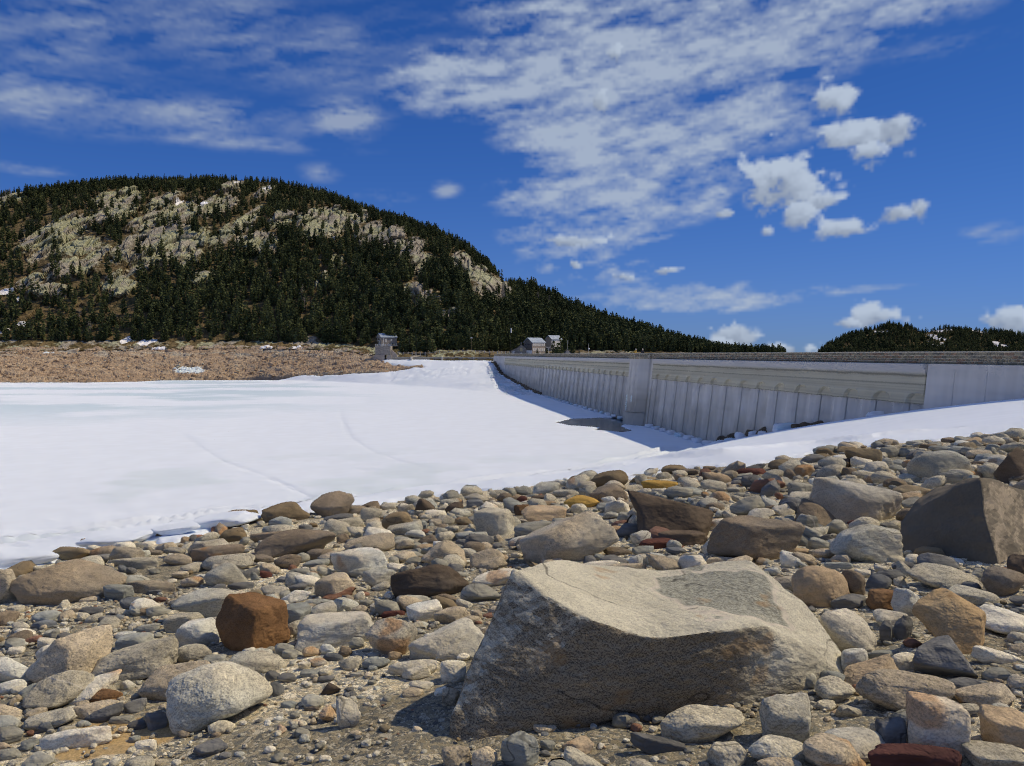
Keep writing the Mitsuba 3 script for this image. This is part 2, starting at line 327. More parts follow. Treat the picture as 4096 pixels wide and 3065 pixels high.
# ------------------------------------------------------------------ ground, snow, lake
BOUND = np.array([(-9, -6), (-7.2, 2), (-6.2, 6), (-5.72, 8.7), (-5.45, 9.0), (-5.5, 9.7), (-4.96, 9.6), (-4.92, 10.0), (-4.11, 9.6), (-3.98, 10), (-3.93, 10.5), (-3.73, 10.8), (-3.55, 11.4), (-2.87, 11.0), (-2.35, 11.9), (-2.04, 12.1), (-1.81, 12.6),
                  (-1.02, 12.9), (-.72, 13.4), (.01, 13.1), (.44, 13.4), (.9, 14.0), (1.6, 14.2), (1.97, 13.7), (2.64, 14.5), (3.14, 14.7), (3.66, 14.3), (3.95, 13.8), (4.43, 14), (5.42, 14.8), (6.16, 15.8), (7.02, 16.9), (7.44, 16.7), (8.27, 16.6),
                  (9.49, 17.0), (10.4, 17.2), (11.03, 17), (12.67, 17), (16, 16), (26, 9), (40, 2)])
def bound_dist(x, y):
    """signed distance from the edge of the snow: positive on the snow"""
    p = np.stack([np.asarray(x, float).ravel(), np.asarray(y, float).ravel()], 1)
    best = np.full(len(p), 1e9)
    for a, b in zip(BOUND, BOUND[1:]):
        u = b - a
        t = np.clip(((p - a) @ u) / (u @ u), 0, 1)
        d = p - a - t[:, None] * u
        l = np.hypot(d[:, 0], d[:, 1])
        best = np.minimum(best, l)
    stony = shapely.contains_xy(shapely.Polygon(np.vstack([BOUND, [(60, -60), (-60, -60)]])), p[:, 0], p[:, 1])
    return np.where(stony, -best, best).reshape(np.shape(x))
def axis(*segs):
    out = []
    for a, b, st in segs:
        out.append(np.arange(a, b, st))
    return np.concatenate(out + [[segs[-1][1]]])
gx = axis((-14, -7, .35), (-7, -4, .06), (-4, 4, .035), (4, 13, .085), (13, 26, .8))
gy = axis((-8, 2, .4), (2, 6, .035), (6, 10, .07), (10, 18.5, .12), (18.5, 24, .8))
GX, GY = np.meshgrid(gx, gy)
GZ = near_z(GX, GY)
GZ = GZ + .012 * fb(np.stack([GX * 5, GY * 5, GX * 0], -1), 2, 8) + .010 * fb(np.stack([GX * 17, GY * 17, GX * 0], -1), 2, 9)
put('ground', grid_mesh(np.stack([GX, GY, GZ], -1)), 'gravel_mat', True, kind='structure')
base = np.array([[-3000, -400, -25], [3000, -400, -25], [3000, 4000, -25], [-3000, 4000, -25]], float)
put('terrain', (base, np.array([[0, 1, 2], [0, 2, 3]])), 'shore_mat', kind='structure')

POOL = np.array([(7.8, 141.2), (9.6, 146.0), (11.6, 150.6), (17.1, 153.0), (24, 154), (27, 150), (27, 134), (23.9, 134.2), (19.8, 138.1), (18.5, 135.2), (19.4, 126.3), (17.4, 123.8), (15.7, 126.3), (13.5, 128.0), (14.8, 132.4), (12.1, 134.7), (10.5, 136.2)])
def pool_dist(x, y):
    P = shapely.Polygon(POOL).buffer(0)
    q = shapely.points(x.ravel(), y.ravel())
    d = shapely.distance(P.boundary, q)
    return np.where(shapely.contains_xy(P, x.ravel(), y.ravel()), -d, d).reshape(x.shape)
CONT = np.array([(-90, 20), (-60, 36), (-32.1, 49.5), (-27.3, 52.3), (-21.9, 58.6), (-16.2, 61.9), (-13, 64.8), (-8.6, 67.4), (-.6, 74), (8.7, 81.9), (16.7, 91.8), (22, 99)], float)
def line_dist(L, x, y):
    best = np.full(x.shape, 1e9)
    for a, b in zip(L, L[1:]):
        u = b - a
        t = np.clip(((x - a[0]) * u[0] + (y - a[1]) * u[1]) / (u @ u), 0, 1)
        best = np.minimum(best, np.hypot(x - a[0] - t * u[0], y - a[1] - t * u[1]))
    return best
def far_z(x, y):
    """height of the far shore between the lake and the top of its bank"""
    t = x / np.maximum(y, 1)
    c, e, ez = _k(K_SHORE, t), _k(K_EDGE, t), _k(K_EDGEZ, t)
    q = np.clip((y - c) / (e - c), -.2, 1)
    return np.where(q > 0, ez * q ** 1.15, q * 10)
def bare_ground(x, y):
    """1 where the far bank is free of snow: above a wavering line, and off the drift that leans on the wing wall"""
    t = x / y
    px = t * FK + 2048
    line = np.interp(px, [-900, 0, 200, 600, 1000, 1250, 1450, 1640, 1690, 1740, 1800], [1528, 1527, 1530, 1522, 1510, 1500, 1490, 1480, 1474, 1452, 1400])
    n = fb(np.stack([x * .07, y * .22, x * 0], -1), 4, 45)
    look = (EYE - np.maximum(far_z(x, y), 0)) / y
    b = sstep(-.0012, .0012, (line - 1418) / FK + .0016 * n - look)
    drift = sstep(-1.2, 1.2, y - (367.5 - np.maximum(px - 1530, 0) * .105) + 2.5 * n) * sstep(1500, 1560, px)
    return b * (1 - drift) * sstep(318, 326, y)
st = np.concatenate([np.linspace(-1.1, -.70, 40), np.linspace(-.695, .56, 620), np.linspace(.57, .80, 30)])
sy = np.concatenate([np.linspace(6.5, 19, 130), 19 * (46 / 19) ** np.linspace(.012, 1, 46), np.linspace(46.5, 105, 90), np.linspace(105.6, 158, 92), np.linspace(159, 235, 40), np.linspace(238, 372, 84)])
ST, SY = np.meshgrid(st, sy)
SX = ST * SY
bd = bound_dist(SX, SY)
nz = fb(np.stack([SX * 1.4, SY * 1.4, SX * 0], -1), 4, 14)
depth = np.clip((bd + .42 * nz + .12 * fb(np.stack([SX * 6, SY * 6, SX * 0], -1), 2, 19)) * .42, -.35, .045) + .10 * sstep(.15, 1.6, bd)
zn = near_z(SX, SY) + depth
cd = line_dist(CONT, SX, SY)
brk = sstep(-.35, .25, fb(np.stack([SX * .25, SY * .25, SX * 0], -1), 3, 17))
zl = np.maximum(zn, 0.0)
zl = zl + .55 * np.exp(-((cd - .3) / .5) ** 2) * (.35 + .65 * brk) + .4 * np.exp(-((cd - 3.4) / .5) ** 2) * (1 - brk * .7)
# a low ridge of pushed ice a little above the stony edge
zl = zl + .10 * np.exp(-((bd - 1.6 - .3 * nz) / .22) ** 2) * brk * sstep(.5, 1, bd) * sstep(40, 20, SY)
fz = far_z(SX, SY)
rough = sstep(-.5, .4, fb(np.stack([SX * .03, SY * .03, SX * 0 + 3], -1), 2, 41))
ice_rough = np.abs(fb(np.stack([SX * .35, SY * .35, SX * 0], -1), 3, 42))
fzz = fz + sstep(0, 1.5, fz) * (.9 * fb(np.stack([SX * .07, SY * .07, SX * 0], -1), 3, 43) + .9 * ice_rough * rough)
c_far = _k(K_SHORE, ST)
zl = np.where(SY > 200, np.maximum(zl, np.maximum(fzz, 0)), zl)
zl = zl + sstep(30, 4, np.abs(SY - c_far + 6)) * .45 * ice_rough * rough
zl = zl + .06 * fb(np.stack([SX * .08, SY * .08, SX * 0], -1), 3, 44) * sstep(20, 60, SY)
# bare rock shows on the far bank: the snow ends there
zl = zl - 1.8 * bare_ground(SX, SY)
pd = pool_dist(SX, SY)
pd = pd + .5 * fb(np.stack([SX * .4, SY * .4, SX * 0], -1), 3, 46)
zl = zl - .45 * sstep(.35, -.35, pd)
put('snow', grid_mesh(np.stack([SX, SY, zl], -1)), 'snow_mat', True, kind='structure')
w = np.array([[2, 118, -.13], [40, 118, -.13], [40, 160, -.13], [2, 160, -.13]])
put('water', (w, np.array([[0, 1, 2], [0, 2, 3]])), 'water_mat', kind='structure')

# ------------------------------------------------------------------ the bare far bank
def cells(x, y, sx, sy, seed, ang=0.0):
    """irregular cells: (offset of the cell in -1..1, nearness to its border, tilt terms)"""
    rng = np.random.default_rng(seed)
    c, s = math.cos(ang), math.sin(ang)
    u, v = (x * c + y * s) / sx, (-x * s + y * c) / sy
    lo, hi = np.array([u.min() - 2, v.min() - 2]), np.array([u.max() + 2, v.max() + 2])
    n = int((hi - lo).prod())
    P = rng.uniform(lo, hi, (n, 2))
    d, i = cKDTree(P).query(np.stack([u.ravel(), v.ravel()], 1), 2)
    off = rng.uniform(-1, 1, n)[i[:, 0]]
    tx, ty = rng.uniform(-1, 1, (2, n))
    du, dv = u.ravel() - P[i[:, 0], 0], v.ravel() - P[i[:, 0], 1]
    return off.reshape(x.shape), (d[:, 1] - d[:, 0]).reshape(x.shape), (du * tx[i[:, 0]] + dv * ty[i[:, 0]]).reshape(x.shape)
bt = np.linspace(-.95, -.085, 1150)
bq = np.linspace(-.08, 1.08, 84)
BT, BQ = np.meshgrid(bt, bq)
bc, be, bez = _k(K_SHORE, BT), _k(K_EDGE, BT), _k(K_EDGEZ, BT)
BY = bc + (be - bc) * BQ
BX = BT * BY
BZ = np.where(BQ > 0, bez * np.clip(BQ, 0, 2) ** 1.15, -1.5 + BQ * 8)
o1, n1, k1 = cells(BX, BY, 4.2, 2.6, 61, .1)
o2, n2, k2 = cells(BX, BY, 1.7, 1.0, 62, -.2)
BZ = BZ + .5 * o1 + .6 * k1 + .22 * o2 + .28 * k2 - .5 * sstep(.12, 0, n1) - .22 * sstep(.14, 0, n2) + .9 * fb(np.stack([BX * .05, BY * .1, BX * 0], -1), 3, 63)
snowy = np.zeros(BT.shape)
for sx_, sy_, rx, ry in ((-160, 390, 8, 4), (-236, 402, 3, 1.5)):
    snowy = np.maximum(snowy, np.exp(-(((BX - sx_) / rx) ** 2 + ((BY - sy_) / ry) ** 2)))
snowy = sstep(.35, .5, snowy + .1 * o2)
BZ = BZ + .25 * snowy
BZ = BZ - 3.0 * (1 - bare_ground(BX, BY))
put('far_bank', grid_mesh(np.stack([BX, BY, BZ], -1)), 'shore_mat', False, uv=np.stack([BT.ravel(), (snowy + BQ * .003).ravel()], 1), kind='structure')

# ------------------------------------------------------------------ the mountain
OUTCROPS = [(-317, 138, 14, 10.2), (-307, 110, 8, 11.4), (-298, 115, 14, 11.8), (-304, 130, 10, 11.8), (-321, 99, 20, 16.1), (-312, 84, 7, 14.5), (-291, 84, 16, 10.4), (-272, 76, 7, 8.6), (-254, 84, 12, 14.0), (-236, 71, 8, 13.6), (-243, 57, 8, 8.3), (-232, 50, 7, 5.6), (-271, 130, 10, 10.7), (-253, 119, 9, 13.7), (-241, 112, 6, 10.8), (-236, 91, 16, 9.6), (-220, 84, 10, 14.6), (-208, 73, 6, 9.3), (-209, 91, 8, 7.5), (-201, 93, 7, 14.0), (-199, 101, 4, 8.4), (-193, 58, 8, 4.8), (-196, 107, 7, 10.4), (-181, 92, 14, 6.2), (-166, 85, 9, 5.8), (-235, 153, 7, 10.5), (-205, 146, 7, 9.9), (-196, 119, 5, 11.4), (-171, 114, 7, 9.3), (-143, 116, 16, 12.1), (-139, 99, 9, 10.2), (-133, 105, 11, 16.9), (-118, 57, 3, 6.1), (-116, 72, 6, 5.3), (-295, 56, 7, 5.9), (-274, 49, 11, 4.3), (-109, 19, 6, 3.5), (-104, 100, 8, 12.1), (-88, 94, 9, 13.3), (-71, 85, 9, 10.8), (-60, 73, 7, 9.7), (-60, 51, 6, 5.7), (-50, 43, 7, 6.1), (-38, 34, 7, 3.6), (-14, 58, 10, 12.2), (-8, 52, 7, 9.5), (-25, 68, 7, 10.5), (-35, 79, 7, 8.5), (-122, 116, 8, 14.0), (-277, 66, 17, 8.9), (-330, 92, 7, 10.1), (-420, 142, 13, 11.5), (-265, 106, 11, 10.7), (-227, 126, 12, 11.3)]
SNOWFIELDS = [(-259, 129, 2, 3.2), (-237, 124, 3, 2.2), (-205, 150, 3, 3.1), (-301, 49, 4, 2.2), (-289, 43, 2, 2.5), (-277, 25, 3, 1.8), (-270, 29, 3, 1.5), (-196, 19, 4, 1.7), (-208, 20, 2, 2.0), (-186, 15, 3, 1.5), (-129, 15, 3, 1.5), (-112, 15, 3, 1.5), (-125, 92, 1, 1.5), (-234, 156, 2, 2.5), (-180, 59, 1, 1.6)]
def outcrop(x, z):
    r = np.zeros(np.shape(x))
    for a, b, rx, rz in OUTCROPS:
        r = np.maximum(r, np.exp(-.8 * (((x - a) / (rx * 1.15)) ** 2 + ((z - b) / (rz * 1.1)) ** 2)))
    return r
ht = np.concatenate([np.linspace(-.95, -.70, 60), np.linspace(-.6995, -.02, 940), np.linspace(-.019, .36, 260)])
hs = np.concatenate([np.linspace(-.32, 0, 26), np.linspace(.006, 1, 260), np.linspace(1.02, 1.5, 16)])
HT, HS = np.meshgrid(ht, hs)
HY, HZ = hill_at(HT, HS)
HX = HT * HY
rk = outcrop(HX, HZ)
rkn = fb(np.stack([HX * .03, HZ * .03, HX * 0], -1), 4, 71)
rk = np.clip(rk + .30 * rkn, 0, 1) * sstep(-.05, .02, HS)
o1, n1, k1 = cells(HX + HZ * .35, HZ, 11, 15, 72, -.45)
o2, n2, k2 = cells(HX + HZ * .35, HZ, 2.9, 7.5, 73, -.3)
o3, n3, k3 = cells(HX, HZ, 1.9, 2.3, 74, -.5)
crag = 4.2 * o1 + 3.6 * k1 + 1.9 * o2 + 2.0 * k2 + .35 * o3 + .4 * k3 - 1.6 * sstep(.12, 0, n1) - .9 * sstep(.12, 0, n2)
wnd = sstep(0, .08, HS) * (1 - .75 * sstep(.88, 1.0, HS))
amp = sstep(.28, .62, rk)
push = (crag * amp + (1 - amp) * (1.2 * o1 + .5 * o2) + 6 * fb(np.stack([HX * .012, HZ * .012, HX * 0], -1), 3, 75) + 3.0 * amp) * wnd
low = sstep(.02, -.03, HS) * sstep(-.31, -.27, HS)
P = np.stack([HX + push * .30, HY - push * .85, HZ + push * .30 + low * (.5 * o3 + .4 * k3 + .3 * o2)], -1)
sn = np.zeros(HT.shape)
for a, b, rx, rz in SNOWFIELDS:
    sn = np.maximum(sn, np.exp(-.7 * (((HX - a) / (rx * 1.2)) ** 2 + ((HZ - b) / rz) ** 2)))
rk = np.maximum(rk, .62 * low * sstep(-.5, .3, fb(np.stack([HX * .2, HY * .2, HX * 0], -1), 3, 76)))
put('mountain', grid_mesh(P), 'hill_mat', False, uv=np.stack([(rk + HT * .004).ravel(), (sn + HS * .004).ravel()], 1), kind='structure')
from scipy.interpolate import RegularGridInterpolator
_hill = RegularGridInterpolator((hs, ht), P, bounds_error=False, fill_value=None)

# the hill far beyond the dam
ft = np.linspace(.36, .85, 260)
fs = np.concatenate([np.linspace(0, 1, 40), np.linspace(1.05, 2, 12)])
FT, FS = np.meshgrid(ft, fs)
fr_ = np.interp(FT * FK + 2048, [3180, 3259, 3320, 3389, 3556, 3630, 3685, 3778, 3889, 4096, 4400, 4750], [1440, 1425, 1375, 1340, 1301, 1307, 1335, 1313, 1322, 1341, 1330, 1340])
FY = 820 + 110 * FS
FZ = 5 + (EYE + (1418 - fr_) / FK * 930 - 5) * np.where(FS < 1, FS, 2 - FS)
FX = FT * FY
FZ = FZ + 1.5 * fb(np.stack([FX * .05, FY * .05, FX * 0], -1), 3, 77)
fsn = sstep(.25, .45, fb(np.stack([FX * .035, FZ * .12, FX * 0], -1), 3, 78)) * sstep(6, 14, FZ)
put('far_hill', grid_mesh(np.stack([FX, FY, FZ], -1)), 'hill_mat', True, uv=np.stack([(FT * .05 + .28).ravel(), (fsn + FS * .003).ravel()], 1), kind='structure')
# ------------------------------------------------------------------ the dam: local axes s (along), o (out over the lake), z
D0, DTn, DNn = np.array([43.6, 0.0]), np.array([-.1416, .9899]), np.array([-.9899, -.1416])
def dam(s, o, z):
    s, o, z = np.broadcast_arrays(np.asarray(s, float), np.asarray(o, float), np.asarray(z, float))
    return np.stack([D0[0] + DTn[0] * s + DNn[0] * o, D0[1] + DTn[1] * s + DNn[1] * o, z], -1)
def dam_box(s0, s1, o0, o1, z0, z1):
    m = box(s0, o0, z0, s1, o1, z1)
    m.vertices = dam(*np.array(m.vertices).T)
    return m if np.linalg.det(np.stack([np.append(DTn, 0), np.append(DNn, 0), [0, 0, 1]])) > 0 else (m.invert() or m)
def batter(z):
    return .12 * (11.0 - np.minimum(z, 11.0))
S_NEAR, S_T0, S_T1, S_FAR, S_END = 65.0, 135.6, 146.2, 325.0, 366.0
NR, NL = 15, 38
PR, PL = (S_T0 - S_NEAR) / NR, (S_FAR - S_T1) / NL
VW = .52          # part of each bay taken by the hollow panel
def s_of(p):
    return (p.x - D0[0]) * DTn[0] + p.y * DTn[1]
def dam_low_col(p, n, uv):
    s = s_of(p)
    m = dfbm(s * .35, p.z * .35, 1, 3)
    st = dfbm(s * 1.9, p.z * .12, 3, 3)
    hz = dfbm(s * .08, p.z * 1.6, 5, 2)
    c = mix((.43, .40, .35), (.56, .535, .50), dss(1.5, 7.5, p.z + (m - .5) * 5))
    c = c * (.76 + .16 * st + .22 * m + .14 * hz)
    streak = dss(.70, .80, dfbm(s * .9 + 40, p.z * .1, 8, 2)) * dss(8.2, 3, p.z)
    return mix(c, C3(.56, .54, .50), streak * .3)
def dam_band_col(p, n, uv):
    s = s_of(p)
    w = dfbm(s * .02, p.z * 7.0, 1, 3)
    m = dfbm(s * .4, p.z * .8, 4, 3)
    c = C3(.49, .445, .325) * (.66 + .55 * w + .16 * m)
    c = mix(c, C3(.19, .172, .13), dss(.16, .03, dr.abs(p.z - 10.46 - (m - .5) * .2)) * .75)
    c = mix(c, C3(.52, .50, .475), dss(10.5, 10.85, p.z))
    c = mix(c, C3(.20, .185, .145), dss(.10, .02, dr.abs(p.z - 9.72)) * .5)
    per, s0 = dr.select(s > 140, PL, PR), dr.select(s > 140, S_T1, S_NEAR)
    u = (s - s0) / per
    u = (u - dr.floor(u) - VW / 2) * per / (VW * PL * .5)
    arch = 8.1 + .85 * dr.sqrt(dr.maximum(1 - u * u, 0))
    lime = dr.maximum(dss(.16, .05, dr.abs(p.z - 9.02)), dss(.22, .10, dr.abs(u) - 1) * dss(.0, .12, dr.abs(u) - .9) * dss(9.05, 8.9, p.z))
    k = dr.select(s > 140, .75, .28) * (.4 + .8 * m)
    c = mix(c, C3(.55, .53, .44), lime * k)
    return mix(c, C3(.12, .11, .09), dss(.10, .03, dr.abs(p.z - 8.06)) * .6)
principled('dam_concrete_mat', proc(dam_low_col), .9, .15, proc(lambda p, n, uv: dfbm(p.x * 1.1, p.y * 1.1, p.z * 1.1, 3) * .03, .01))
principled('dam_band_mat', proc(dam_band_col), .9, .15)
principled('dam_core_mat', (.13, .125, .115), .95, .1)
principled('mortar_mat', proc(lambda p, n, uv: C3(.52, .47, .37) * (.75 + .5 * dfbm(p.x * 2, p.y * 2, p.z * 3, 3))), .95, .1)
def wallstone_col(p, n, uv):
    r = uv.x
    c = C3(.25, .22, .155)
    for lim, col in ((.8, (.27, .235, .165)), (.6, (.26, .19, .13)), (.42, (.29, .195, .135)), (.28, (.18, .165, .13)), (.14, (.22, .205, .15))):
        c = dr.select(r < lim, C3(*col), c)
    return c * (.6 + .8 * dfbm(p.x * 5, p.y * 5, p.z * 6, 3)) * (.8 + .4 * uv.y)
principled('wallstone_mat', proc(wallstone_col), .95, .15)

labels['dam'] = {'label': 'long grey concrete dam with ribbed upstream face and stone parapet along the frozen lake', 'category': 'dam'}
put('dam__body', cat([dam_box(5, S_END, -5, -.55, -26, 11.38), cat([dam_box(5, S_T0 + 2, -.55, batter(z + .75) - .62, z, z + 1.5) for z in np.arange(-1.6, 11, 1.5)] + [dam_box(S_T1 - 2, S_END, -.55, batter(z + .75) - .62, z, z + 1.5) for z in np.arange(-1.6, 11, 1.5)])]), 'dam_core_mat')
def strip(prof, z0, z1, rows=2):
    """a wall strip: prof is a list of (s, out) added to the batter"""
    zs = np.linspace(z0, z1, rows)
    pr = np.array(prof)
    S, Z = np.meshgrid(pr[:, 0], zs)
    O = pr[None, :, 1] + batter(Z)
    return grid_mesh(dam(S, O, Z)[:, ::-1])
def bays(s0, per, n):
    for i in range(n):
        a = s0 + per * i
        v = per * VW
        u = np.linspace(0, 1, 11)
        put(numbered('dam__hollow_panel'), strip(np.stack([a + .05 + u * (v - .10), -.38 * (1 - (2 * u - 1) ** 2) - .06], 1), -1.6, 8.7, 4), 'dam_concrete_mat')
        b, c = a + v, a + per
        w_ = c - b
        put(numbered('dam__rib'), strip([(b + .04, -.5), (b + .05, .02), (b + .22 * w_, .24), (b + .52 * w_, .27), (b + .54 * w_, .20), (b + .8 * w_, .20), (c - .05, .0), (c - .04, -.5)], -1.6, 8.7, 4), 'dam_concrete_mat')
bays(S_NEAR, PR, NR)
bays(S_T1, PL, NL)
def band(s0, s1, b0, per):
    s = np.linspace(s0 + .04, s1 - .02, int((s1 - s0) / .24))
    prof = [(11.42, .30), (11.40, .70), (11.25, .72), (11.05, .66), (10.85, .57), (10.62, .52), (10.3, .50), (9.8, .545), (9.4, .60), (9.06, .65)] + [(z, .65 + (9 - z) * .14) for z in np.linspace(8.98, 8.06, 9)] + [(8.05, .2)]
    Z, O = np.array(prof).T
    S, ZZ = np.meshgrid(s, Z)
    OO = np.repeat(O[:, None], len(s), 1)
    f = ((S - b0) / per) % 1.0
    u = (f - VW / 2) * per / (VW * per * .5)
    inside = (np.abs(u) < 1) & (ZZ < 8.1 + .85 * np.sqrt(np.maximum(1 - u * u, 0))) & (ZZ > 8.055)
    OO = OO - .34 * inside
    OO[:, 0] = OO[:, -1] = -.4
    return grid_mesh(dam(S, OO, ZZ))
put('dam__upper_face', band(S_NEAR, S_T0, S_NEAR, PR), 'dam_band_mat')
put('dam__upper_face_001', band(S_T1, S_FAR, S_T1, PL), 'dam_band_mat')
labels['dam__upper_face'] = {'label': 'beige stained upper band with horizontal streaks'}
put('dam__end_panel', cat([trimesh.Trimesh(*strip([(8, -.5), (8.01, .50), (S_NEAR - .04, .50), (S_NEAR - .03, -.5)], -1.6, 11.4, 6), process=False), dam_box(8, S_NEAR - .04, -.5, .52, 11.40, 11.425)]), 'dam_concrete_mat')
labels['dam__end_panel'] = {'label': 'smooth plain grey end panel rising out of the snow bank'}
for a in (58.5, 61.9):
    put(numbered('dam__end_panel__pilaster'), strip([(a - .20, .48), (a - .19, .58), (a + .19, .58), (a + .20, .48)], -1.6, 11.0, 4), 'dam_concrete_mat')
put('dam__end_panel_001', strip([(S_FAR + .04, -.5), (S_FAR + .05, .12)] + [(q + e, o) for q in np.arange(S_FAR + 5, S_END - 3, 6.5) for e, o in ((-.3, .12), (-.28, .3), (.28, .3), (.3, .12))] + [(S_END, .12)], -1.6, 11.4, 4), 'dam_concrete_mat')
put('dam__plain_wall', cat([trimesh.Trimesh(*strip([(S_T0 + .05, -.5), (S_T0 + .06, .18), (S_T1 - .06, .18), (S_T1 - .05, -.5)], -1.6, 11.4, 4), process=False)]), 'dam_concrete_mat')
# tower on the face
TOWER = [(136.8, -.6), (136.8, .6), (138.0, 1.95), (139.6, 2.4), (142.4, 2.4), (143.8, 1.95), (145.0, .6), (145.0, -.6)]
def prism(poly, z0, z1, b0=0.0, b1=0.0, cap=True):
    """polygon (s, o) extruded in z with the outward offset of its front growing from b1 (top) to b0 (bottom)"""
    p = np.array(poly)
    f = np.where(p[:, 1] > 0, 1.0, 0.0)
    lo = dam(p[:, 0], p[:, 1] + b0 * f, z0)
    hi = dam(p[:, 0], p[:, 1] + b1 * f, z1)
    n = len(p)
    v = np.vstack([lo, hi, lo.mean(0)[None], hi.mean(0)[None]])
    f_ = []
    for i in range(n):
        j = (i + 1) % n
        f_ += [[i, n + i, n + j], [i, n + j, j], [2 * n + 1, n + j, n + i], [2 * n, i, j]]
    m = trimesh.Trimesh(v, np.array(f_), process=False)
    m.fix_normals()
    return m
put('dam__tower', prism(TOWER, 2.15, 11.4, .9, .0), 'dam_concrete_mat', False)
labels['dam__tower'] = {'label': 'faceted grey intake tower standing out from the dam face'}
put('dam__tower__plinth', prism([(s_ + (.1 if s_ > 141 else -.1), o_ * 1.03 + .08) for s_, o_ in TOWER], -1.6, 2.08, 1.35, .92), 'dam_concrete_mat')
for a, b in ((141.0, 141.15), (138.9, 139.02)):
    put(numbered('dam__tower__seam_rib'), prism([(a, 2.0), (a, 2.48 if a > 140 else 2.27), (b, 2.48 if a > 140 else 2.31), (b, 2.0)], 2.3, 10.9, .86, .04), 'dam_concrete_mat')
principled('board_mat', (.62, .72, .72), .5, .4)
principled('dark_mark_mat', (.08, .09, .1), .8, .2)
put('dam__tower__gauge_board', prism([(141.65, 2.3), (141.65, 2.47), (142.35, 2.47), (142.35, 2.3)], 2.4, 5.1, .84, .60), 'board_mat')
labels['dam__tower__gauge_board'] = {'label': 'tall pale water level board'}
put('dam__tower__gauge_board__mark', cat([prism([(141.77, 2.4), (141.77, 2.485), (141.95 + .1 * (k % 3), 2.485), (141.95 + .1 * (k % 3), 2.4)], 2.55 + k * .24, 2.62 + k * .24, .84 - .0215 * k, .84 - .0215 * k - .006) for k in range(10)]), 'dark_mark_mat')
labels['dam__tower__gauge_board__mark'] = {'kind': 'stuff'}
put('dam__tower__panel', prism([(139.25, 1.9), (139.25, 2.38), (139.62, 2.48), (139.62, 1.9)], 3.9, 5.0, .68, .58), 'board_mat')

# parapet of coursed stone
PATH = [(8.0, .0), (136.6, .0), (136.7, .7), (137.95, 2.05), (139.6, 2.5), (142.4, 2.5), (143.9, 2.05), (145.1, .7), (145.2, .0), (S_END, .0)]
core, cope = [], []
for (a, oa), (b, ob) in zip(PATH, PATH[1:]):
    p = [(a, oa), (b, ob), (b, ob - .45), (a, oa - .45)]
    core.append(prism(p, 11.40, 12.36))
    cope.append(prism([(a, oa + .06), (b, ob + .06), (b, ob - .51), (a, oa - .51)], 12.362, 12.44))
put('dam__parapet', cat(core), 'mortar_mat')
labels['dam__parapet'] = {'label': 'low parapet wall of coursed brown stone along the dam crest'}
principled('cope_mat', (.46, .42, .34), .9, .2)
put('dam__parapet__coping', cat(cope), 'cope_mat')
rng = np.random.default_rng(91)
blocks = []
for (a, oa), (b, ob) in zip(PATH, PATH[1:]):
    L = math.hypot(b - a, ob - oa)
    ux, uo = (b - a) / L, (ob - oa) / L
    nx, no = -uo, ux
    z = 11.44
    for c, hgt in enumerate((.21, .21, .235, .245)):
        q = rng.uniform(0, .3)
        while q < L - .08:
            w_ = min(rng.choice([.22, .34, .48, .62, .8], p=[.2, .25, .25, .2, .1]) * rng.uniform(.85, 1.15), L - q)
            if w_ > .1:
                j = rng.uniform(-.012, .012, (4, 2))
                f4 = np.array([[q + .015, z + .012], [q + w_ - .02, z + .012], [q + w_ - .02, z + hgt - .022], [q + .015, z + hgt - .022]]) + j
                g4 = f4 + np.array([[.02, .02], [-.02, .02], [-.02, -.02], [.02, -.02]])
                pr = rng.uniform(.025, .055)
                qs = np.vstack([np.c_[f4, np.full(4, -.01)], np.c_[g4, np.full(4, pr)]])
                V = dam(a + ux * qs[:, 0] + nx * qs[:, 2], oa + uo * qs[:, 0] + no * qs[:, 2], qs[:, 1])
                F_ = [[4, 6, 5], [4, 7, 6]] + [t for i in range(4) for k in [(i + 1) % 4] for t in ([i, 4 + i, 4 + k], [i, 4 + k, k])]
                blocks.append((a + ux * q, V, np.array(F_), rng.uniform(0, 1), rng.uniform(0, 1)))
            q += w_
        z += hgt
near_ = sorted([k for k in range(len(blocks)) if blocks[k][0] > 51.0], key=lambda k: blocks[k][0])[:300]
for k in near_:
    _, V, F_, r1, r2 = blocks[k]
    put(numbered('dam__parapet__stone'), (V, F_), 'wallstone_mat', False, uv=np.tile([[r1, r2]], (8, 1)))
rest = [k for k in range(len(blocks)) if k not in set(near_)]
put('dam__parapet__stone_courses', (np.vstack([blocks[k][1] for k in rest]), np.vstack([blocks[k][2] + 8 * i for i, k in enumerate(rest)])), 'wallstone_mat', False,
    uv=np.repeat([[blocks[k][3], blocks[k][4]] for k in rest], 8, 0), kind='stuff')
# dark stepped footing at the far end
principled('footing_mat', proc(lambda p, n, uv: C3(.15, .115, .08) * (.5 + 1.0 * dfbm(p.x * .8, p.y * .8, p.z * 1.5, 3))), .95, .1)
for k in range(22):
    a = 236 + k * 5.7
    c = dam(a + 2.8, 2.2, 0)
    zt = max(float(far_z(c[0], c[1])), 0) + .75
    put(numbered('dam__footing_step'), dam_box(a, a + 5.66, .0, 1.9 + .4 * math.sin(k * 2.1), -2, zt), 'footing_mat')
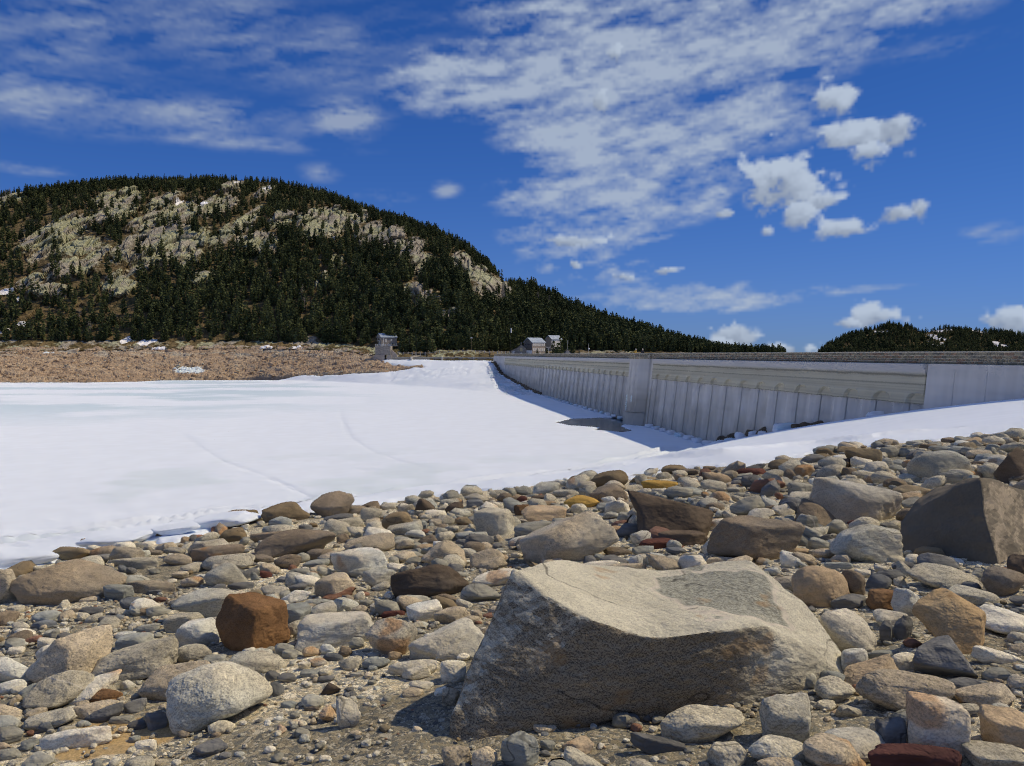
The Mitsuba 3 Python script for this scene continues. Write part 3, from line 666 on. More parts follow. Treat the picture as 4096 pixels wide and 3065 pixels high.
# ------------------------------------------------------------------ wing wall, fence, houses, poles
def wall_tex(c, v):
    return proc(lambda p, n, uv: C3(*c) * (1 - v + 2 * v * dfbm(p.x * 1.6, p.y * 1.6, p.z * 2.4, 3)))
principled('masonry_mat', wall_tex((.33, .30, .26), .45), .95, .1)
principled('dark_masonry_mat', wall_tex((.20, .19, .175), .4), .95, .1)
principled('render_mat', wall_tex((.40, .355, .31), .2), .95, .1)
principled('white_mat', (.78, .77, .74), .7, .2)
principled('cream_mat', (.60, .50, .30), .8, .2)
principled('blue_roof_mat', proc(lambda p, n, uv: C3(.30, .37, .47) * (.85 + .3 * dn(p.x * 2, p.y * 2, p.z * 2))), .45, .5)
principled('slate_mat', (.07, .072, .08), .7, .3)
principled('dark_mat', (.03, .03, .034), .6, .3)
principled('wood_mat', (.20, .15, .10), .9, .1)
principled('pale_post_mat', (.52, .49, .44), .9, .1)
principled('wing_wall_mat', proc(lambda p, n, uv: mix((.20, .165, .125), (.34, .30, .245), dss(9.3, 10.7, p.z + .8 * dfbm(p.x * .4, p.y * .4, p.z, 3))) * (.8 + .4 * dfbm(p.x * .7, p.y * .7, p.z * 3, 3))), .95, .1)

def cut(px, y):
    return (px - 2048) / FK * y
# the low wall that closes the gap between the rock and the dam
ww = [(1545, 372.5), (1700, 371.0), (1850, 369.3), (1985, 367.5)]
W = np.array([[cut(a, b), b] for a, b in ww])
def along(L, off0, off1, z0, z1):
    parts = []
    for a, b in zip(L, L[1:]):
        u = (b - a) / np.linalg.norm(b - a)
        n = np.array([u[1], -u[0]])
        q = np.array([a + n * off0, b + n * off0, b + n * off1, a + n * off1])
        m = trimesh.convex.convex_hull(np.vstack([np.c_[q, np.full(4, z0)], np.c_[q, np.full(4, z1)]]))
        parts.append(m)
    return cat(parts)
labels['wing_wall'] = {'label': 'low brownish concrete wall running from the rocks to the far end of the dam', 'category': 'wall'}
put('wing_wall__body', along(W, 0, -1.0, 4, 10.72), 'wing_wall_mat')
put('wing_wall__coping', along(W, .12, -1.12, 10.724, 10.98), 'cope_mat')
for px in (1646, 1770, 1896):
    i = cut(px, 370.5)
    put(numbered('wing_wall__buttress'), box(i - .35, 368.6, 6, i + .35, 371.5, 11.05), 'pale_post_mat')

# fence along the path behind the wing wall
labels['path_fence'] = {'label': 'pale post and rail fence following the path above the low wall', 'category': 'fence'}
fpx = [1575, 1596, 1615, 1633, 1649, 1664, 1682, 1701, 1720, 1740, 1758, 1777, 1795, 1815, 1836, 1852, 1869, 1888, 1902, 1920, 1938, 1957, 1974, 1990, 2006, 2022, 2038]
tops = []
for i, px in enumerate(fpx):
    y = 381.0 - .3 * math.sin(i)
    x = cut(px, y)
    zb = float(np.interp(px, [1575, 1720, 1850, 1960, 2038], [11.6, 11.7, 13.2, 12.6, 12.4]))
    h = 1.75 if px < 1760 else 1.35
    put(numbered('path_fence__post'), box(x - .17, y - .17, zb - 1.5, x + .17, y + .17, zb + h), 'pale_post_mat')
    tops.append(np.array([x, y, zb + h]))
for k, dz in enumerate((-.25, -.75)):
    rails = []
    for a, b in zip(tops, tops[1:]):
        d = b - a
        L = np.linalg.norm(d)
        m = trimesh.creation.cylinder(.05, L, sections=5)
        m.apply_transform(trimesh.geometry.align_vectors([0, 0, 1], d / L))
        m.apply_translation((a + b) / 2 + np.array([0, -.2, dz]))
        rails.append(m)
    put(numbered('path_fence__rail'), cat(rails), 'pale_post_mat')

def house(name, corner, ux, L, Wd, z0, ze, zr, mats, label, over=.35, wins=(), gable_wins=(), base=None):
    """corner: foot of the edge shared by the two faces in view; ux: direction (degrees, 0 = +x) of the long face; the gable face runs off at +90 degrees from it"""
    wall, roofm, facade = mats
    c, s = math.cos(math.radians(ux)), math.sin(math.radians(ux))
    def put3(m):
        v = np.array(m.vertices)
        m.vertices = np.stack([corner[0] + c * v[:, 0] - s * v[:, 1], corner[1] + s * v[:, 0] + c * v[:, 1], v[:, 2]], 1)
        return m
    labels[name] = {'label': label, 'category': 'house'}
    put(name + '__wall', put3(box(.03, .0, z0, L - .03, Wd, ze)), wall)
    fac = put3(box(0, -.06, z0, L, -.003, ze))
    put(name + '__facade', fac, facade)
    g = []
    for xg in (.0, L - .25):
        g.append(trimesh.convex.convex_hull(np.array([[xg, -.04, ze - .02], [xg, Wd, ze - .02], [xg, Wd / 2, zr], [xg + .25, -.04, ze - .02], [xg + .25, Wd, ze - .02], [xg + .25, Wd / 2, zr]])))
    put(name + '__gable', put3(cat(g)), wall)
    sl = (zr - ze) / (Wd / 2)
    r = []
    for sg in (0, 1):
        y0, y1 = (-over, Wd / 2) if sg == 0 else (Wd + over, Wd / 2)
        z_0 = ze - sl * over
        r.append(trimesh.convex.convex_hull(np.array([[x, y, z + q] for x in (-over, L + over) for (y, z) in ((y0, z_0), (y1, zr)) for q in (.03, .25)])))
    put(name + '__roof', put3(cat(r)), roofm)
    for (x, z, w_, h_, mat) in wins:
        k = numbered(name + '__window')
        put(k, put3(box(x - w_ / 2, -.12, z, x + w_ / 2, -.05, z + h_)), 'dark_mat')
        put(k + '__shutter', put3(box(x - w_ / 2 - .08, -.19, z - .03, x + w_ / 2 + .08, -.125, z + h_ + .03)), mat)
    for (y, z, w_, h_, mat) in gable_wins:
        k = numbered(name + '__window')
        put(k, put3(box(-.10, y - w_ / 2, z, .02, y + w_ / 2, z + h_)), mat)
    if base:
        put(name + '__basement', put3(box(-.2, -.2, base, L + .2, Wd + .2, z0 - .002)), 'masonry_mat')
# large house behind the dam
yc = 405.0
w6 = [(1.15 + 1.48 * i, 16.6, .85, 1.5, 'white_mat') for i in range(6)] + [(1.15 + 1.48 * i, 13.9, .85, 1.5, 'white_mat') for i in range(6)] + [(2.6 + 3.0 * i, 11.6, .8, 1.4, 'white_mat') for i in range(2)]
house('stone_house', (cut(2128, yc), yc), 42, 9.5, 6.2, 9, 18.35, 20.6, ('dark_masonry_mat', 'blue_roof_mat', 'render_mat'), 'tall stone house with blue metal roof and two rows of white shuttered windows', wins=w6,
      gable_wins=[(1.6, 17.1, .5, .5, 'dark_mat'), (3.1, 17.1, .5, .5, 'dark_mat'), (4.6, 17.1, .5, .5, 'dark_mat')])
yc = 398.0
labels['small_stone_house'] = {'label': 'small stone house with dark gabled roof and lean-to beside the dam crest', 'category': 'house'}
def gbox(x0, z0, x1, z1, d=.12):
    return box(x0, yc - d, z0, x1, yc - .003, z1)
sx0, sx1 = cut(2066, yc), cut(2105, yc)
sm = (sx0 + sx1) / 2
put('small_stone_house__wall', trimesh.convex.convex_hull(np.array([[x, y, z] for y in (yc, yc + 8) for x, z in ((sx0, 9), (sx1, 9), (sx0, 15.2), (sx1, 15.2), (sm, 17.15))])), 'masonry_mat')
rf = [trimesh.convex.convex_hull(np.array([[x, y, z + q] for y in (yc - .4, yc + 8.4) for x, z in ((sm, 17.2), (sm + sg * ((sx1 - sx0) / 2 + .45), 14.85)) for q in (.02, .27)])) for sg in (-1, 1)]
put('small_stone_house__roof', cat(rf), 'slate_mat')
put('small_stone_house__window', gbox(cut(2080, yc), 13.7, cut(2090, yc), 15.5), 'cream_mat')
labels['small_stone_house__window'] = {'label': 'window with cream wooden shutters'}
put('small_stone_house__door', gbox(cut(2081, yc), 11, cut(2088.5, yc), 13.0), 'white_mat')
lx0, lx1 = cut(2043, yc), sx0 - .003
put('small_stone_house__lean_to', trimesh.convex.convex_hull(np.array([[x, y, z] for y in (yc + .3, yc + 6) for x, z in ((lx0, 9), (lx1, 9), (lx0, 14.0), (lx1, 15.3))])), 'masonry_mat')
put('small_stone_house__lean_to__roof', trimesh.convex.convex_hull(np.array([[x, y, z + q] for y in (yc, yc + 6.3) for x, z in ((lx0 - .4, 13.85), (lx1, 15.36)) for q in (.02, .22)])), 'slate_mat')
put('small_stone_house__lean_to__door', box(cut(2050, yc), yc + .2, 11, cut(2058, yc), yc + .28, 13.9), 'white_mat')
put('small_stone_house__chimney', box(sm - .35, yc + 3, 16.6, sm + .35, yc + 3.8, 18.3), 'dark_masonry_mat')
yc2 = 396.5
labels['white_panel_hut'] = {'label': 'low white panelled hut between the small house and the shuttered house', 'category': 'hut'}
put('white_panel_hut__wall', box(cut(2106, yc2) + .05, yc2, 9, cut(2127, yc2), yc2 + 3, 12.6), 'masonry_mat')
put('white_panel_hut__panel', box(cut(2105.5, yc2) + .1, yc2 - .15, 12.604, cut(2127, yc2) + .1, yc2 + 3.1, 14.25), 'white_mat')
# house up the slope
yc = 452.0
house('upper_house', (cut(2206, yc), yc), 38, 7.8, 5.4, 13, 20.9, 23.0, ('render_mat', 'blue_roof_mat', 'white_mat'), 'white walled house with pale blue metal roof up the slope behind pines', wins=[(1.2, 18.9, .7, 1.1, 'dark_mat')])
# house above the valve house
yc = 404.0
house('cottage', (cut(1526, yc), yc), 24, 8.2, 9.0, 17.4, 20.9, 23.0, ('masonry_mat', 'blue_roof_mat', 'render_mat'), 'stone cottage with blue metal roof standing above the square valve house', base=9,
      wins=[(2.4, 18.4, .7, 1.6, 'white_mat'), (5.2, 19.0, .6, 1.0, 'white_mat')], gable_wins=[(4.6, 17.6, .8, 2.0, 'white_mat')])
put('cottage__vent_pipe', trimesh.creation.cylinder(.14, 7, sections=8, transform=trimesh.transformations.translation_matrix((cut(1535.5, 402), 401.5, 17))), 'white_mat')
put('cottage__balcony', box(cut(1555, 401), 399.6, 16.4, cut(1590, 401), 402.4, 16.75), 'pale_post_mat')
put('cottage__balcony__railing', cat([box(cut(1555, 401), 399.6, 17.25 + q, cut(1590, 401), 399.7, 17.35 + q) for q in (0, .4)] + [box(cut(p_, 401), 399.6, 16.75, cut(p_, 401) + .12, 399.7, 17.8) for p_ in (1556, 1567, 1578, 1589)]), 'white_mat')
yv = 372.0
labels['valve_house'] = {'label': 'square grey masonry valve house with white railing on its flat top', 'category': 'building'}
vx0, vx1 = cut(1501, yv), cut(1562, yv)
put('valve_house__block', box(vx0, yv, 11.9, vx1, yv + 6, 16.1), 'masonry_mat')
put('valve_house__plinth', box(cut(1495, yv), yv - .25, 6, cut(1538, yv), yv + 6.2, 11.896), 'render_mat')
put('valve_house__plinth_001', box(cut(1548, yv), yv - .1, 6, cut(1566, yv), yv + 6.2, 11.8), 'render_mat')
put('valve_house__railing', cat([box(vx0, yv + .1, 16.5 + q, vx1, yv + .2, 16.62 + q) for q in (0, .45)] + [box(vx0 + (vx1 - vx0) * k / 6 - .05, yv + .1, 16.1, vx0 + (vx1 - vx0) * k / 6 + .05, yv + .2, 17.1) for k in range(7)]), 'white_mat')
put('valve_house__stair', cat([box(cut(1563, yv) + .3 * k, yv + 1, 9, cut(1563, yv) + .3 * k + .3, yv + 2.4, 14.5 - .28 * k) for k in range(10)]), 'render_mat')

def pole(x, y, z0, z1, r=.12, top=None):
    v = np.array(trimesh.creation.cylinder(1, 1, sections=8).vertices)
    f = np.array(trimesh.creation.cylinder(1, 1, sections=8).faces)
    k = np.where(v[:, 2] > 0, (top or r * .7), r)
    return trimesh.Trimesh(np.stack([x + v[:, 0] * k, y + v[:, 1] * k, z0 + (v[:, 2] + .5) * (z1 - z0)], 1), f, process=False)
def thing(name, label, category):
    labels[name] = {'label': label, 'category': category}
thing('street_lamp', 'double headed street lamp on a pale pole behind the dam parapet', 'street lamp')
yl = 380.0
xl = cut(2193.5, yl)
put('street_lamp__pole', pole(xl, yl, 9, 15.6, .17), 'pale_post_mat')
for sg in (-1, 1):
    put(numbered('street_lamp__arm'), box(min(xl, xl + sg * .6), yl - .05, 15.4, max(xl, xl + sg * .6), yl + .05, 15.52), 'pale_post_mat')
    m = trimesh.creation.icosphere(subdivisions=2)
    m.apply_scale((.48, .22, .14))
    m.apply_transform(trimesh.transformations.rotation_matrix(-sg * .35, (0, 1, 0)))
    m.apply_translation((xl + sg * .8, yl, 15.65))
    put(numbered('street_lamp__lamp_head'), m, 'white_mat', True)
thing('mast', 'tall thin dark mast carrying a white cylinder in front of the pines', 'mast')
ym = 420.0
put('mast__pole', pole(cut(2042, ym), ym, 11, 29, .10, .06), 'dark_mat')
put('mast__cylinder', pole(cut(2045, ym), ym, 23.6, 26.2, .36, .36), 'white_mat')
thing('utility_pole', 'wooden utility pole among the pines above the path fence', 'pole')
put('utility_pole__pole', pole(cut(1886, 392), 392, 12, 20.6, .14), 'wood_mat')
put('utility_pole__insulator', box(cut(1886, 392) - .45, 391.9, 20.2, cut(1886, 392) + .45, 392.1, 20.75), 'white_mat')
thing('antenna_hut', 'small dark gable with an antenna pole rising behind the parapet', 'hut')
yh = 376.0
hx0, hx1 = cut(2256, yh), cut(2286, yh)
put('antenna_hut__wall', trimesh.convex.convex_hull(np.array([[x, y, z] for y in (yh, yh + 4) for x, z in ((hx0 + .3, 9), (hx1 - .3, 9), (hx0 + .3, 12.6), (hx1 - .3, 12.6), ((hx0 + hx1) / 2, 14.5))])), 'masonry_mat')
put('antenna_hut__roof', cat([trimesh.convex.convex_hull(np.array([[x, y, z + q] for y in (yh - .3, yh + 4.3) for x, z in (((hx0 + hx1) / 2, 14.6), (xx, 12.4)) for q in (.02, .22)])) for xx in (hx0, hx1)]), 'slate_mat')
put('antenna_hut__antenna', cat([pole((hx0 + hx1) / 2, yh + 1, 14.5, 18.8, .07)] + [box((hx0 + hx1) / 2 - .32, yh + .95, z, (hx0 + hx1) / 2 + .32, yh + 1.05, z + .07) for z in (17.4, 17.9, 18.4, 18.75)]), 'pale_post_mat')
thing('signal_post', 'thin grey post with a pale dish against the pines beyond the crest', 'post')
put('signal_post__pole', pole(cut(2354, 372), 372, 9, 17.2, .10), 'pale_post_mat')
d_ = trimesh.creation.icosphere(subdivisions=2)
d_.apply_scale((.42, .16, .34))
d_.apply_translation((cut(2356, 372), 371.8, 14.9))
put('signal_post__dish', d_, 'white_mat', True)

# two walkers on the crest, seen above the parapet of the tower
def person(name, px, label, coat, hat, bend=0.0):
    s_ = 141.8 if px < 2555 else 139.2
    b = dam(s_, 1.2 if px < 2555 else 1.0, 0)
    x, y, z = cut(px, b[1]), b[1], 11.40 - .42
    J = {'hip': (0, 0, .92), 'chest': (.05 * bend, -.02, 1.30), 'neck': (.09 * bend, -.02, 1.47), 'sl': (-.19, 0, 1.40), 'sr': (.19, 0, 1.40), 'el': (-.27, -.05, 1.12), 'er': (.27, -.05, 1.12), 'hl': (-.2, -.24, .98), 'hr': (.2, -.24, .98),
         'kl': (-.10, -.02, .50), 'kr': (.11, .03, .50), 'fl': (-.11, 0, .08), 'fr': (.12, .06, .08), 'pl': (-.1, 0, .90), 'pr': (.1, 0, .90), 'tl': (-.11, -.14, .05), 'tr': (.12, -.08, .05)}
    R = dict(hip=.15, chest=.17, neck=.065, sl=.075, sr=.075, el=.052, er=.052, hl=.045, hr=.045, kl=.065, kr=.065, fl=.05, fr=.05, pl=.1, pr=.1, tl=.04, tr=.04)
    bones = [('hip', 'chest'), ('chest', 'neck'), ('chest', 'sl'), ('chest', 'sr'), ('sl', 'el'), ('sr', 'er'), ('el', 'hl'), ('er', 'hr'), ('hip', 'pl'), ('hip', 'pr'), ('pl', 'kl'), ('pr', 'kr'), ('kl', 'fl'), ('kr', 'fr'), ('fl', 'tl'), ('fr', 'tr')]
    M = None
    for a, c in bones:
        h = manifold3d.Manifold.batch_hull([manifold3d.Manifold.sphere(R[q], 12).translate(J[q]) for q in (a, c)])
        M = h if M is None else M + h
    head = manifold3d.Manifold.sphere(.115, 20).scale((.82, .95, 1.15)).translate((J['neck'][0] + .03 * bend, -.05, 1.64))
    nose = manifold3d.Manifold.sphere(.022, 8).translate((J['neck'][0] + .03 * bend, -.165, 1.63))
    lift = (x, y, z + .42)
    put(name + '__body', M.translate(lift), coat, 40)
    put(name + '__head', (head + nose).translate(lift), 'skin_mat', 60)
    cap = manifold3d.Manifold.sphere(.135, 20).scale((.88, 1.0, .85)).translate((J['neck'][0] + .03 * bend, -.04, 1.69)) - manifold3d.Manifold.cube((1, 1, 1), True).translate((0, 0, 1.16))
    brim = manifold3d.Manifold.cylinder(.02, .11, .11, 16).translate((J['neck'][0] + .03 * bend, -.13, 1.66))
    put(name + '__hat', (cap + brim).translate(lift), hat, 40)
    labels[name] = {'label': label, 'category': 'person'}
principled('skin_mat', (.42, .27, .19), .6, .3)
principled('yellow_coat_mat', (.55, .38, .10), .8, .2)
principled('dark_coat_mat', (.05, .05, .06), .8, .2)
person('person', 2540.5, 'person in ochre jacket and white cap behind the tower parapet', 'yellow_coat_mat', 'white_mat', 1)
person('person_001', 2570, 'person in dark jacket and white cap behind the tower parapet', 'dark_coat_mat', 'white_mat', 0)
COUNT['person'] = 2

# ice and rocks stranded at the foot of the dam
def stranded(name, s_, o_, size, seed, kind, mat, code, z=None, sub=2, tilt=0, **lab):
    p = dam(s_, o_, 0)
    g = max(float(near_z(p[0], p[1])), float(far_z(p[0], p[1])), 0) if z is None else z
    v, f = stone_verts(seed, kind, sub, size, seed * 37 % 360, tilt, 0, (p[0], p[1], g + size[2] * .55))
    k = numbered(name)
    put(k, (v, f), mat, 35, **lab) if mat == 'ice_mat' else put(k, (v, f), mat, True, uv=suv(code, .3, len(v)), **lab)
rng = np.random.default_rng(17)
for i in range(17):
    stranded('ice_block', S_T1 + 1.5 + PL * (i + .55), 1.9, (.65 * rng.uniform(.8, 1.15), 1.2, .34), 300 + i, 's', 'ice_mat', '', label='small block of snowy ice stuck to the dam foot beyond the tower, one per rib', category='ice block', group='ice blocks along the dam foot beyond the tower')
for i in range(8):
    stranded('ice_block', S_T0 - 1.5 - PR * (i * .78 + .2), 1.9, (.85 * rng.uniform(.8, 1.2), 1.2, .36), 340 + i, 's', 'ice_mat', '', label='block of snowy ice stuck to the dam foot on the near side of the tower', category='ice block', group='ice blocks along the dam foot before the tower')
for s_, o_, sz, t_, lb in ((99.5, 2.2, (.9, .8, .30), 0, 'low slab of white ice at the start of the snow bank under the dam ribs'), (96.8, 2.2, (.7, .7, .55), -25, 'tilted white ice block standing among dark rocks below the ribs'), (101.5, 2.3, (.8, .6, .25), 0, 'flat ice floe lying beside the dark rock pile below the ribs'),
                            (93.6, 2.0, (.7, .6, .45), 10, 'rounded snow capped ice block beside the tilted one'), (91.4, 2.0, (.55, .45, .32), 0, 'smallest ice lump next to the snow slope under the ribs'), (86.6, 1.6, (1.4, .9, .55), 4, 'smooth pale ice hump where the snow slope meets the ribs'), (70.2, 1.6, (.9, .8, .35), 0, 'grey ice lump by the last rib before the plain panel')):
    stranded('ice_block', s_, o_, sz, int(s_ * 10), 'k', 'ice_mat', '', tilt=t_, label=lb, category='ice block')
for s_, sz, lb in ((103.8, (.9, .9, .6), 'dark wet rock lowest on the snow line under the ribs'), (102.3, (.8, .7, .45), 'small dark rock beside the lowest ice floe'), (100.4, (1.0, .8, .6), 'large dark rock heap behind the white ice slab'), (95.2, (.9, .7, .6), 'dark rock between the tilted ice block and the rounded one'),
                   (92.3, (.9, .6, .6), 'dark rock between the rounded ice block and the smallest lump'), (84.4, (.6, .6, .35), 'dark rock against the ribs above the pale ice hump'), (82.6, (.8, .7, .4), 'broad dark rock higher along the ribs'), (80.6, (.7, .6, .35), 'dark rock topmost along the foot of the ribs')):
    stranded('dark_rock', s_, 1.4, sz, int(s_ * 10), 'a', 'stone_mat', 'e', label=lb, category='rock')
for i, (x_, y_, sz, t_, lb) in enumerate(((-3.95, 10.55, (.52, .30, .07), 7, 'long white ice slab overhanging the stones beside the flat khaki slab'), (-5.75, 9.0, (.55, .3, .08), 4, 'broken white ice slab at the snow edge by the broad tan boulder'),
                                          (-4.95, 9.85, (.45, .25, .06), 3, 'thin white ice slab in front of the split khaki boulder'), (-4.35, 10.1, (.35, .25, .06), 5, 'small white ice slab near the small khaki boulder at the snow edge'))):
    v, f = stone_verts(1300 + i, 's', 3, sz, 40 * i, t_, 0, (x_, y_, float(near_z(x_, y_)) + .10))
    put(numbered('ice_floe'), (v, f), 'snow_mat', True, label=lb, category='ice floe')
# broken ice heaped where the far shore meets the dam
V_, F_, n_ = [], [], 0
for i in range(420):
    s_ = rng.uniform(236, 345)
    o_ = 2.6 + rng.uniform(0, 1) * np.interp(s_, [236, 300, 345], [9, 7, 3.0])
    p = dam(s_, o_, 0)
    sz = rng.uniform(.25, .8)
    v, f = stone_verts(900 + i, 'k', 1, (sz, sz * rng.uniform(.6, 1), sz * rng.uniform(.3, .7)), rng.uniform(0, 360), rng.uniform(-25, 25), 0, (p[0], p[1], max(float(far_z(p[0], p[1])), 0) + .1))
    V_.append(v); F_.append(f + n_); n_ += len(v)
put('ice_rubble', (np.vstack(V_), np.vstack(F_)), 'ice_mat', False, kind='stuff')
# loose slabs and blocks on the bare far bank
V_, F_, U_, n_ = [], [], [], 0
for i in range(1500):
    t_ = rng.uniform(-.80, -.10)
    q = rng.uniform(.02, 1.04) ** .9
    c_, e_, z_ = _k(K_SHORE, t_), _k(K_EDGE, t_), _k(K_EDGEZ, t_)
    y = c_ + (e_ - c_) * q
    if float(bare_ground(np.array([t_ * y]), np.array([y]))[0]) < .6:
        continue
    sz = .28 + .75 * rng.uniform() ** 3
    v, f = stone_verts(2000 + i % 90, 'sak'[i % 3], 1, (sz, sz * .8, sz * rng.uniform(.3, .65)), rng.uniform(0, 360), rng.uniform(-14, 14), 0, (t_ * y, y, z_ * q ** 1.15 + .25))
    V_.append(v); F_.append(f + n_); n_ += len(v)
    U_.append(suv('p' if rng.uniform() < .8 else 'g', rng.uniform(), len(v)))
put('shore_rocks', (np.vstack(V_), np.vstack(F_)), 'stone_mat', True, uv=np.vstack(U_), kind='stuff')
# ------------------------------------------------------------------ pines
def conifer(seed, h=9.0, wid=2.1, round_=.0, clear=.10, n=210):
    rng = np.random.default_rng(seed)
    tv, tf = np.array(trimesh.creation.cylinder(1, 1, sections=6).vertices), np.array(trimesh.creation.cylinder(1, 1, sections=6).faces)
    k = np.where(tv[:, 2] > 0, .03, .17)
    trunk = np.stack([tv[:, 0] * k, tv[:, 1] * k, (tv[:, 2] + .5) * h * .93], 1)
    V, F = [], []
    m = 0
    lean = rng.uniform(-.03, .03, 2)
    whorls = 15
    for w_ in range(whorls):
        u = (w_ + rng.uniform(-.3, .3)) / (whorls - 1)
        u = np.clip(u, 0, 1)
        z0 = h * (clear + (1 - clear) * u)
        prof = (1 - u) ** (.85 - .35 * round_) * (1 - .55 * round_ * (1 - u) ** 3) * (.55 + .45 * min(1, u / .12 + .35))
        R0 = wid * max(prof, .05) * rng.uniform(.78, 1.15)
        for b in range(max(3, int(7 * (R0 / wid) + 2))):
            a = rng.uniform(0, 2 * np.pi)
            R = R0 * rng.uniform(.55, 1.12)
            for q in np.arange(.35, 1.01, .33 if R > 1 else .65):
                c = np.array([math.cos(a) * R * q + lean[0] * z0, math.sin(a) * R * q + lean[1] * z0, z0 + (.10 * round_ - .16) * R * q * 1.2 + rng.normal() * .12])
                s_ = rng.uniform(.50, .9) * (1.05 - .35 * u)
                d1 = unit(np.array([math.cos(a), math.sin(a), rng.uniform(-.25, .45)]))
                d2 = unit(np.cross(d1, rng.normal(size=3)))
                d3 = np.cross(d1, d2)
                V.append([c - d1 * s_ * .9 - d2 * s_ * .1, c + d2 * s_ * .75, c + d1 * s_ * 1.15, c - d2 * s_ * .75 + d3 * s_ * .35])
                F.append([[m, m + 1, m + 2], [m, m + 2, m + 3]])
                m += 4
    V.append([[lean[0] * h - .1, lean[1] * h, h * .9], [lean[0] * h + .1, lean[1] * h, h * .9], [lean[0] * h, lean[1] * h, h * 1.04], [lean[0] * h, lean[1] * h + .1, h * .92]])
    F.append([[m, m + 1, m + 2], [m, m + 2, m + 3]])
    return (trunk, tf), (np.array(V).reshape(-1, 3), np.array(F).reshape(-1, 3))
def dead_tree(seed, h=7.5):
    rng = np.random.default_rng(seed)
    segs = [((0, 0, 0), (rng.normal() * .2, rng.normal() * .2, h), .14, .03)]
    for i in range(22):
        z = h * rng.uniform(.25, .95)
        a = rng.uniform(0, 6.28)
        L = (1 - z / h) * 2.2 + .5
        segs.append(((0, 0, z), (math.cos(a) * L, math.sin(a) * L, z + rng.uniform(-.1, .6) * L), .07, .02))
    V, F, m = [], [], 0
    for a, b, r0, r1 in segs:
        v, f = common_tube(np.array([a, b], float), [r0, r1])
        V.append(v); F.append(f + m); m += len(v)
    return np.vstack(V), np.vstack(F)
def common_tube(p, r):
    d = unit(p[1] - p[0])
    x = unit(np.cross(d, [.3, .9, .1]))
    y = np.cross(d, x)
    a = np.arange(4) * np.pi / 2
    ring = np.cos(a)[:, None] * x + np.sin(a)[:, None] * y
    v = np.vstack([p[0] + ring * r[0], p[1] + ring * r[1]])
    f = np.array([t for i in range(4) for j in [(i + 1) % 4] for t in ([i, j, 4 + j], [i, 4 + j, 4 + i])])
    return v, f
VAR = [dict(h=10, wid=2.8, round_=.3), dict(h=8.6, wid=3.2, round_=.9), dict(h=9.2, wid=3.0, round_=.6), dict(h=10.8, wid=2.5, round_=.2), dict(h=7.6, wid=3.2, round_=1.0, clear=.16), dict(h=9.2, wid=3.2, round_=.8, clear=.18)]
def uvfill(val, n):
    return np.tile([[val, .5]], (n, 1))
for i, kw in enumerate(VAR):
    (tv, tf), (cv, cf) = conifer(700 + i, **kw)
    scene['pine_kind_%d' % i] = {'type': 'shapegroup', 'trunk': mikit.ply((tv, tf), 'conifer_mat', False, uv=uvfill(.1, len(tv))), 'crown': mikit.ply((cv, cf), 'conifer_mat', False, uv=uvfill(.9, len(cv)))}
    scene['forest_kind_%d' % i] = {'type': 'shapegroup', 'pine': mikit.ply((np.vstack([tv, cv]), np.vstack([tf, cf + len(tv)])), 'conifer_mat', False, uv=np.vstack([uvfill(.1, len(tv)), uvfill(.9, len(cv))]))}
for i in range(2):
    v, f = dead_tree(760 + i)
    scene['dead_kind_%d' % i] = {'type': 'shapegroup', 'wood': mikit.ply((v, f), 'conifer_mat', False, uv=uvfill(.5, len(v)))}
def stand(key, kind, x, y, z, s, yaw, sq=1.0):
    scene[key] = {'type': 'instance', 'group': {'type': 'ref', 'id': kind}, 'to_world': T().translate([x, y, z]).rotate([0, 0, 1], yaw).scale([s * sq, s * sq, s])}
rng = np.random.default_rng(5)
spots = []
n_try = 15500
tt, ss = rng.uniform(-.86, .345, n_try), np.concatenate([rng.uniform(-.02, 1.02, 13200), rng.uniform(.86, 1.03, n_try - 13200)])
pp = _hill(np.stack([ss, tt], 1))
yy, zz = hill_at(tt, ss)
rkp = outcrop(tt * yy, zz)
HOUSES = [(1470, 1600, 408), (2030, 2190, 412), (2188, 2262, 457), (2262, 2300, 385)]
for t_, s_, p, r_ in zip(tt, ss, pp, rkp):
    px = t_ * FK + 2048
    if any(a < px < b and p[1] < lim for a, b, lim in HOUSES):
        continue
    if rng.uniform() < sstep(.31, .60, r_ + .25 * float(fb(np.array([p[0] * .04, p[2] * .04, 5.0]), 2, 88))) * .91:
        continue
    if s_ < .03 and px < 1000 and rng.uniform() < .45:
        continue
    # the scrub on the lower part of the near slope is thinner
    if px < 560 and .05 < s_ < .42 and rng.uniform() < .62:
        continue
    if px < 1000 and .25 < s_ < .8 and rng.uniform() < .25:
        continue
    k = int(rng.integers(0, 6))
    s = (.50 + .74 * rng.uniform() ** 1.4) * (1.0 if s_ < .5 else .80)
    if s_ > .93:
        s *= .66
    if px > 2450:
        s *= 1 - .42 * sstep(2450, 3000, px)
        k = int(rng.choice([1, 2, 4, 5, 0]))
    spots.append((p[0], p[1], p[2] - .4, s, rng.uniform(0, 360), k, px, s_))
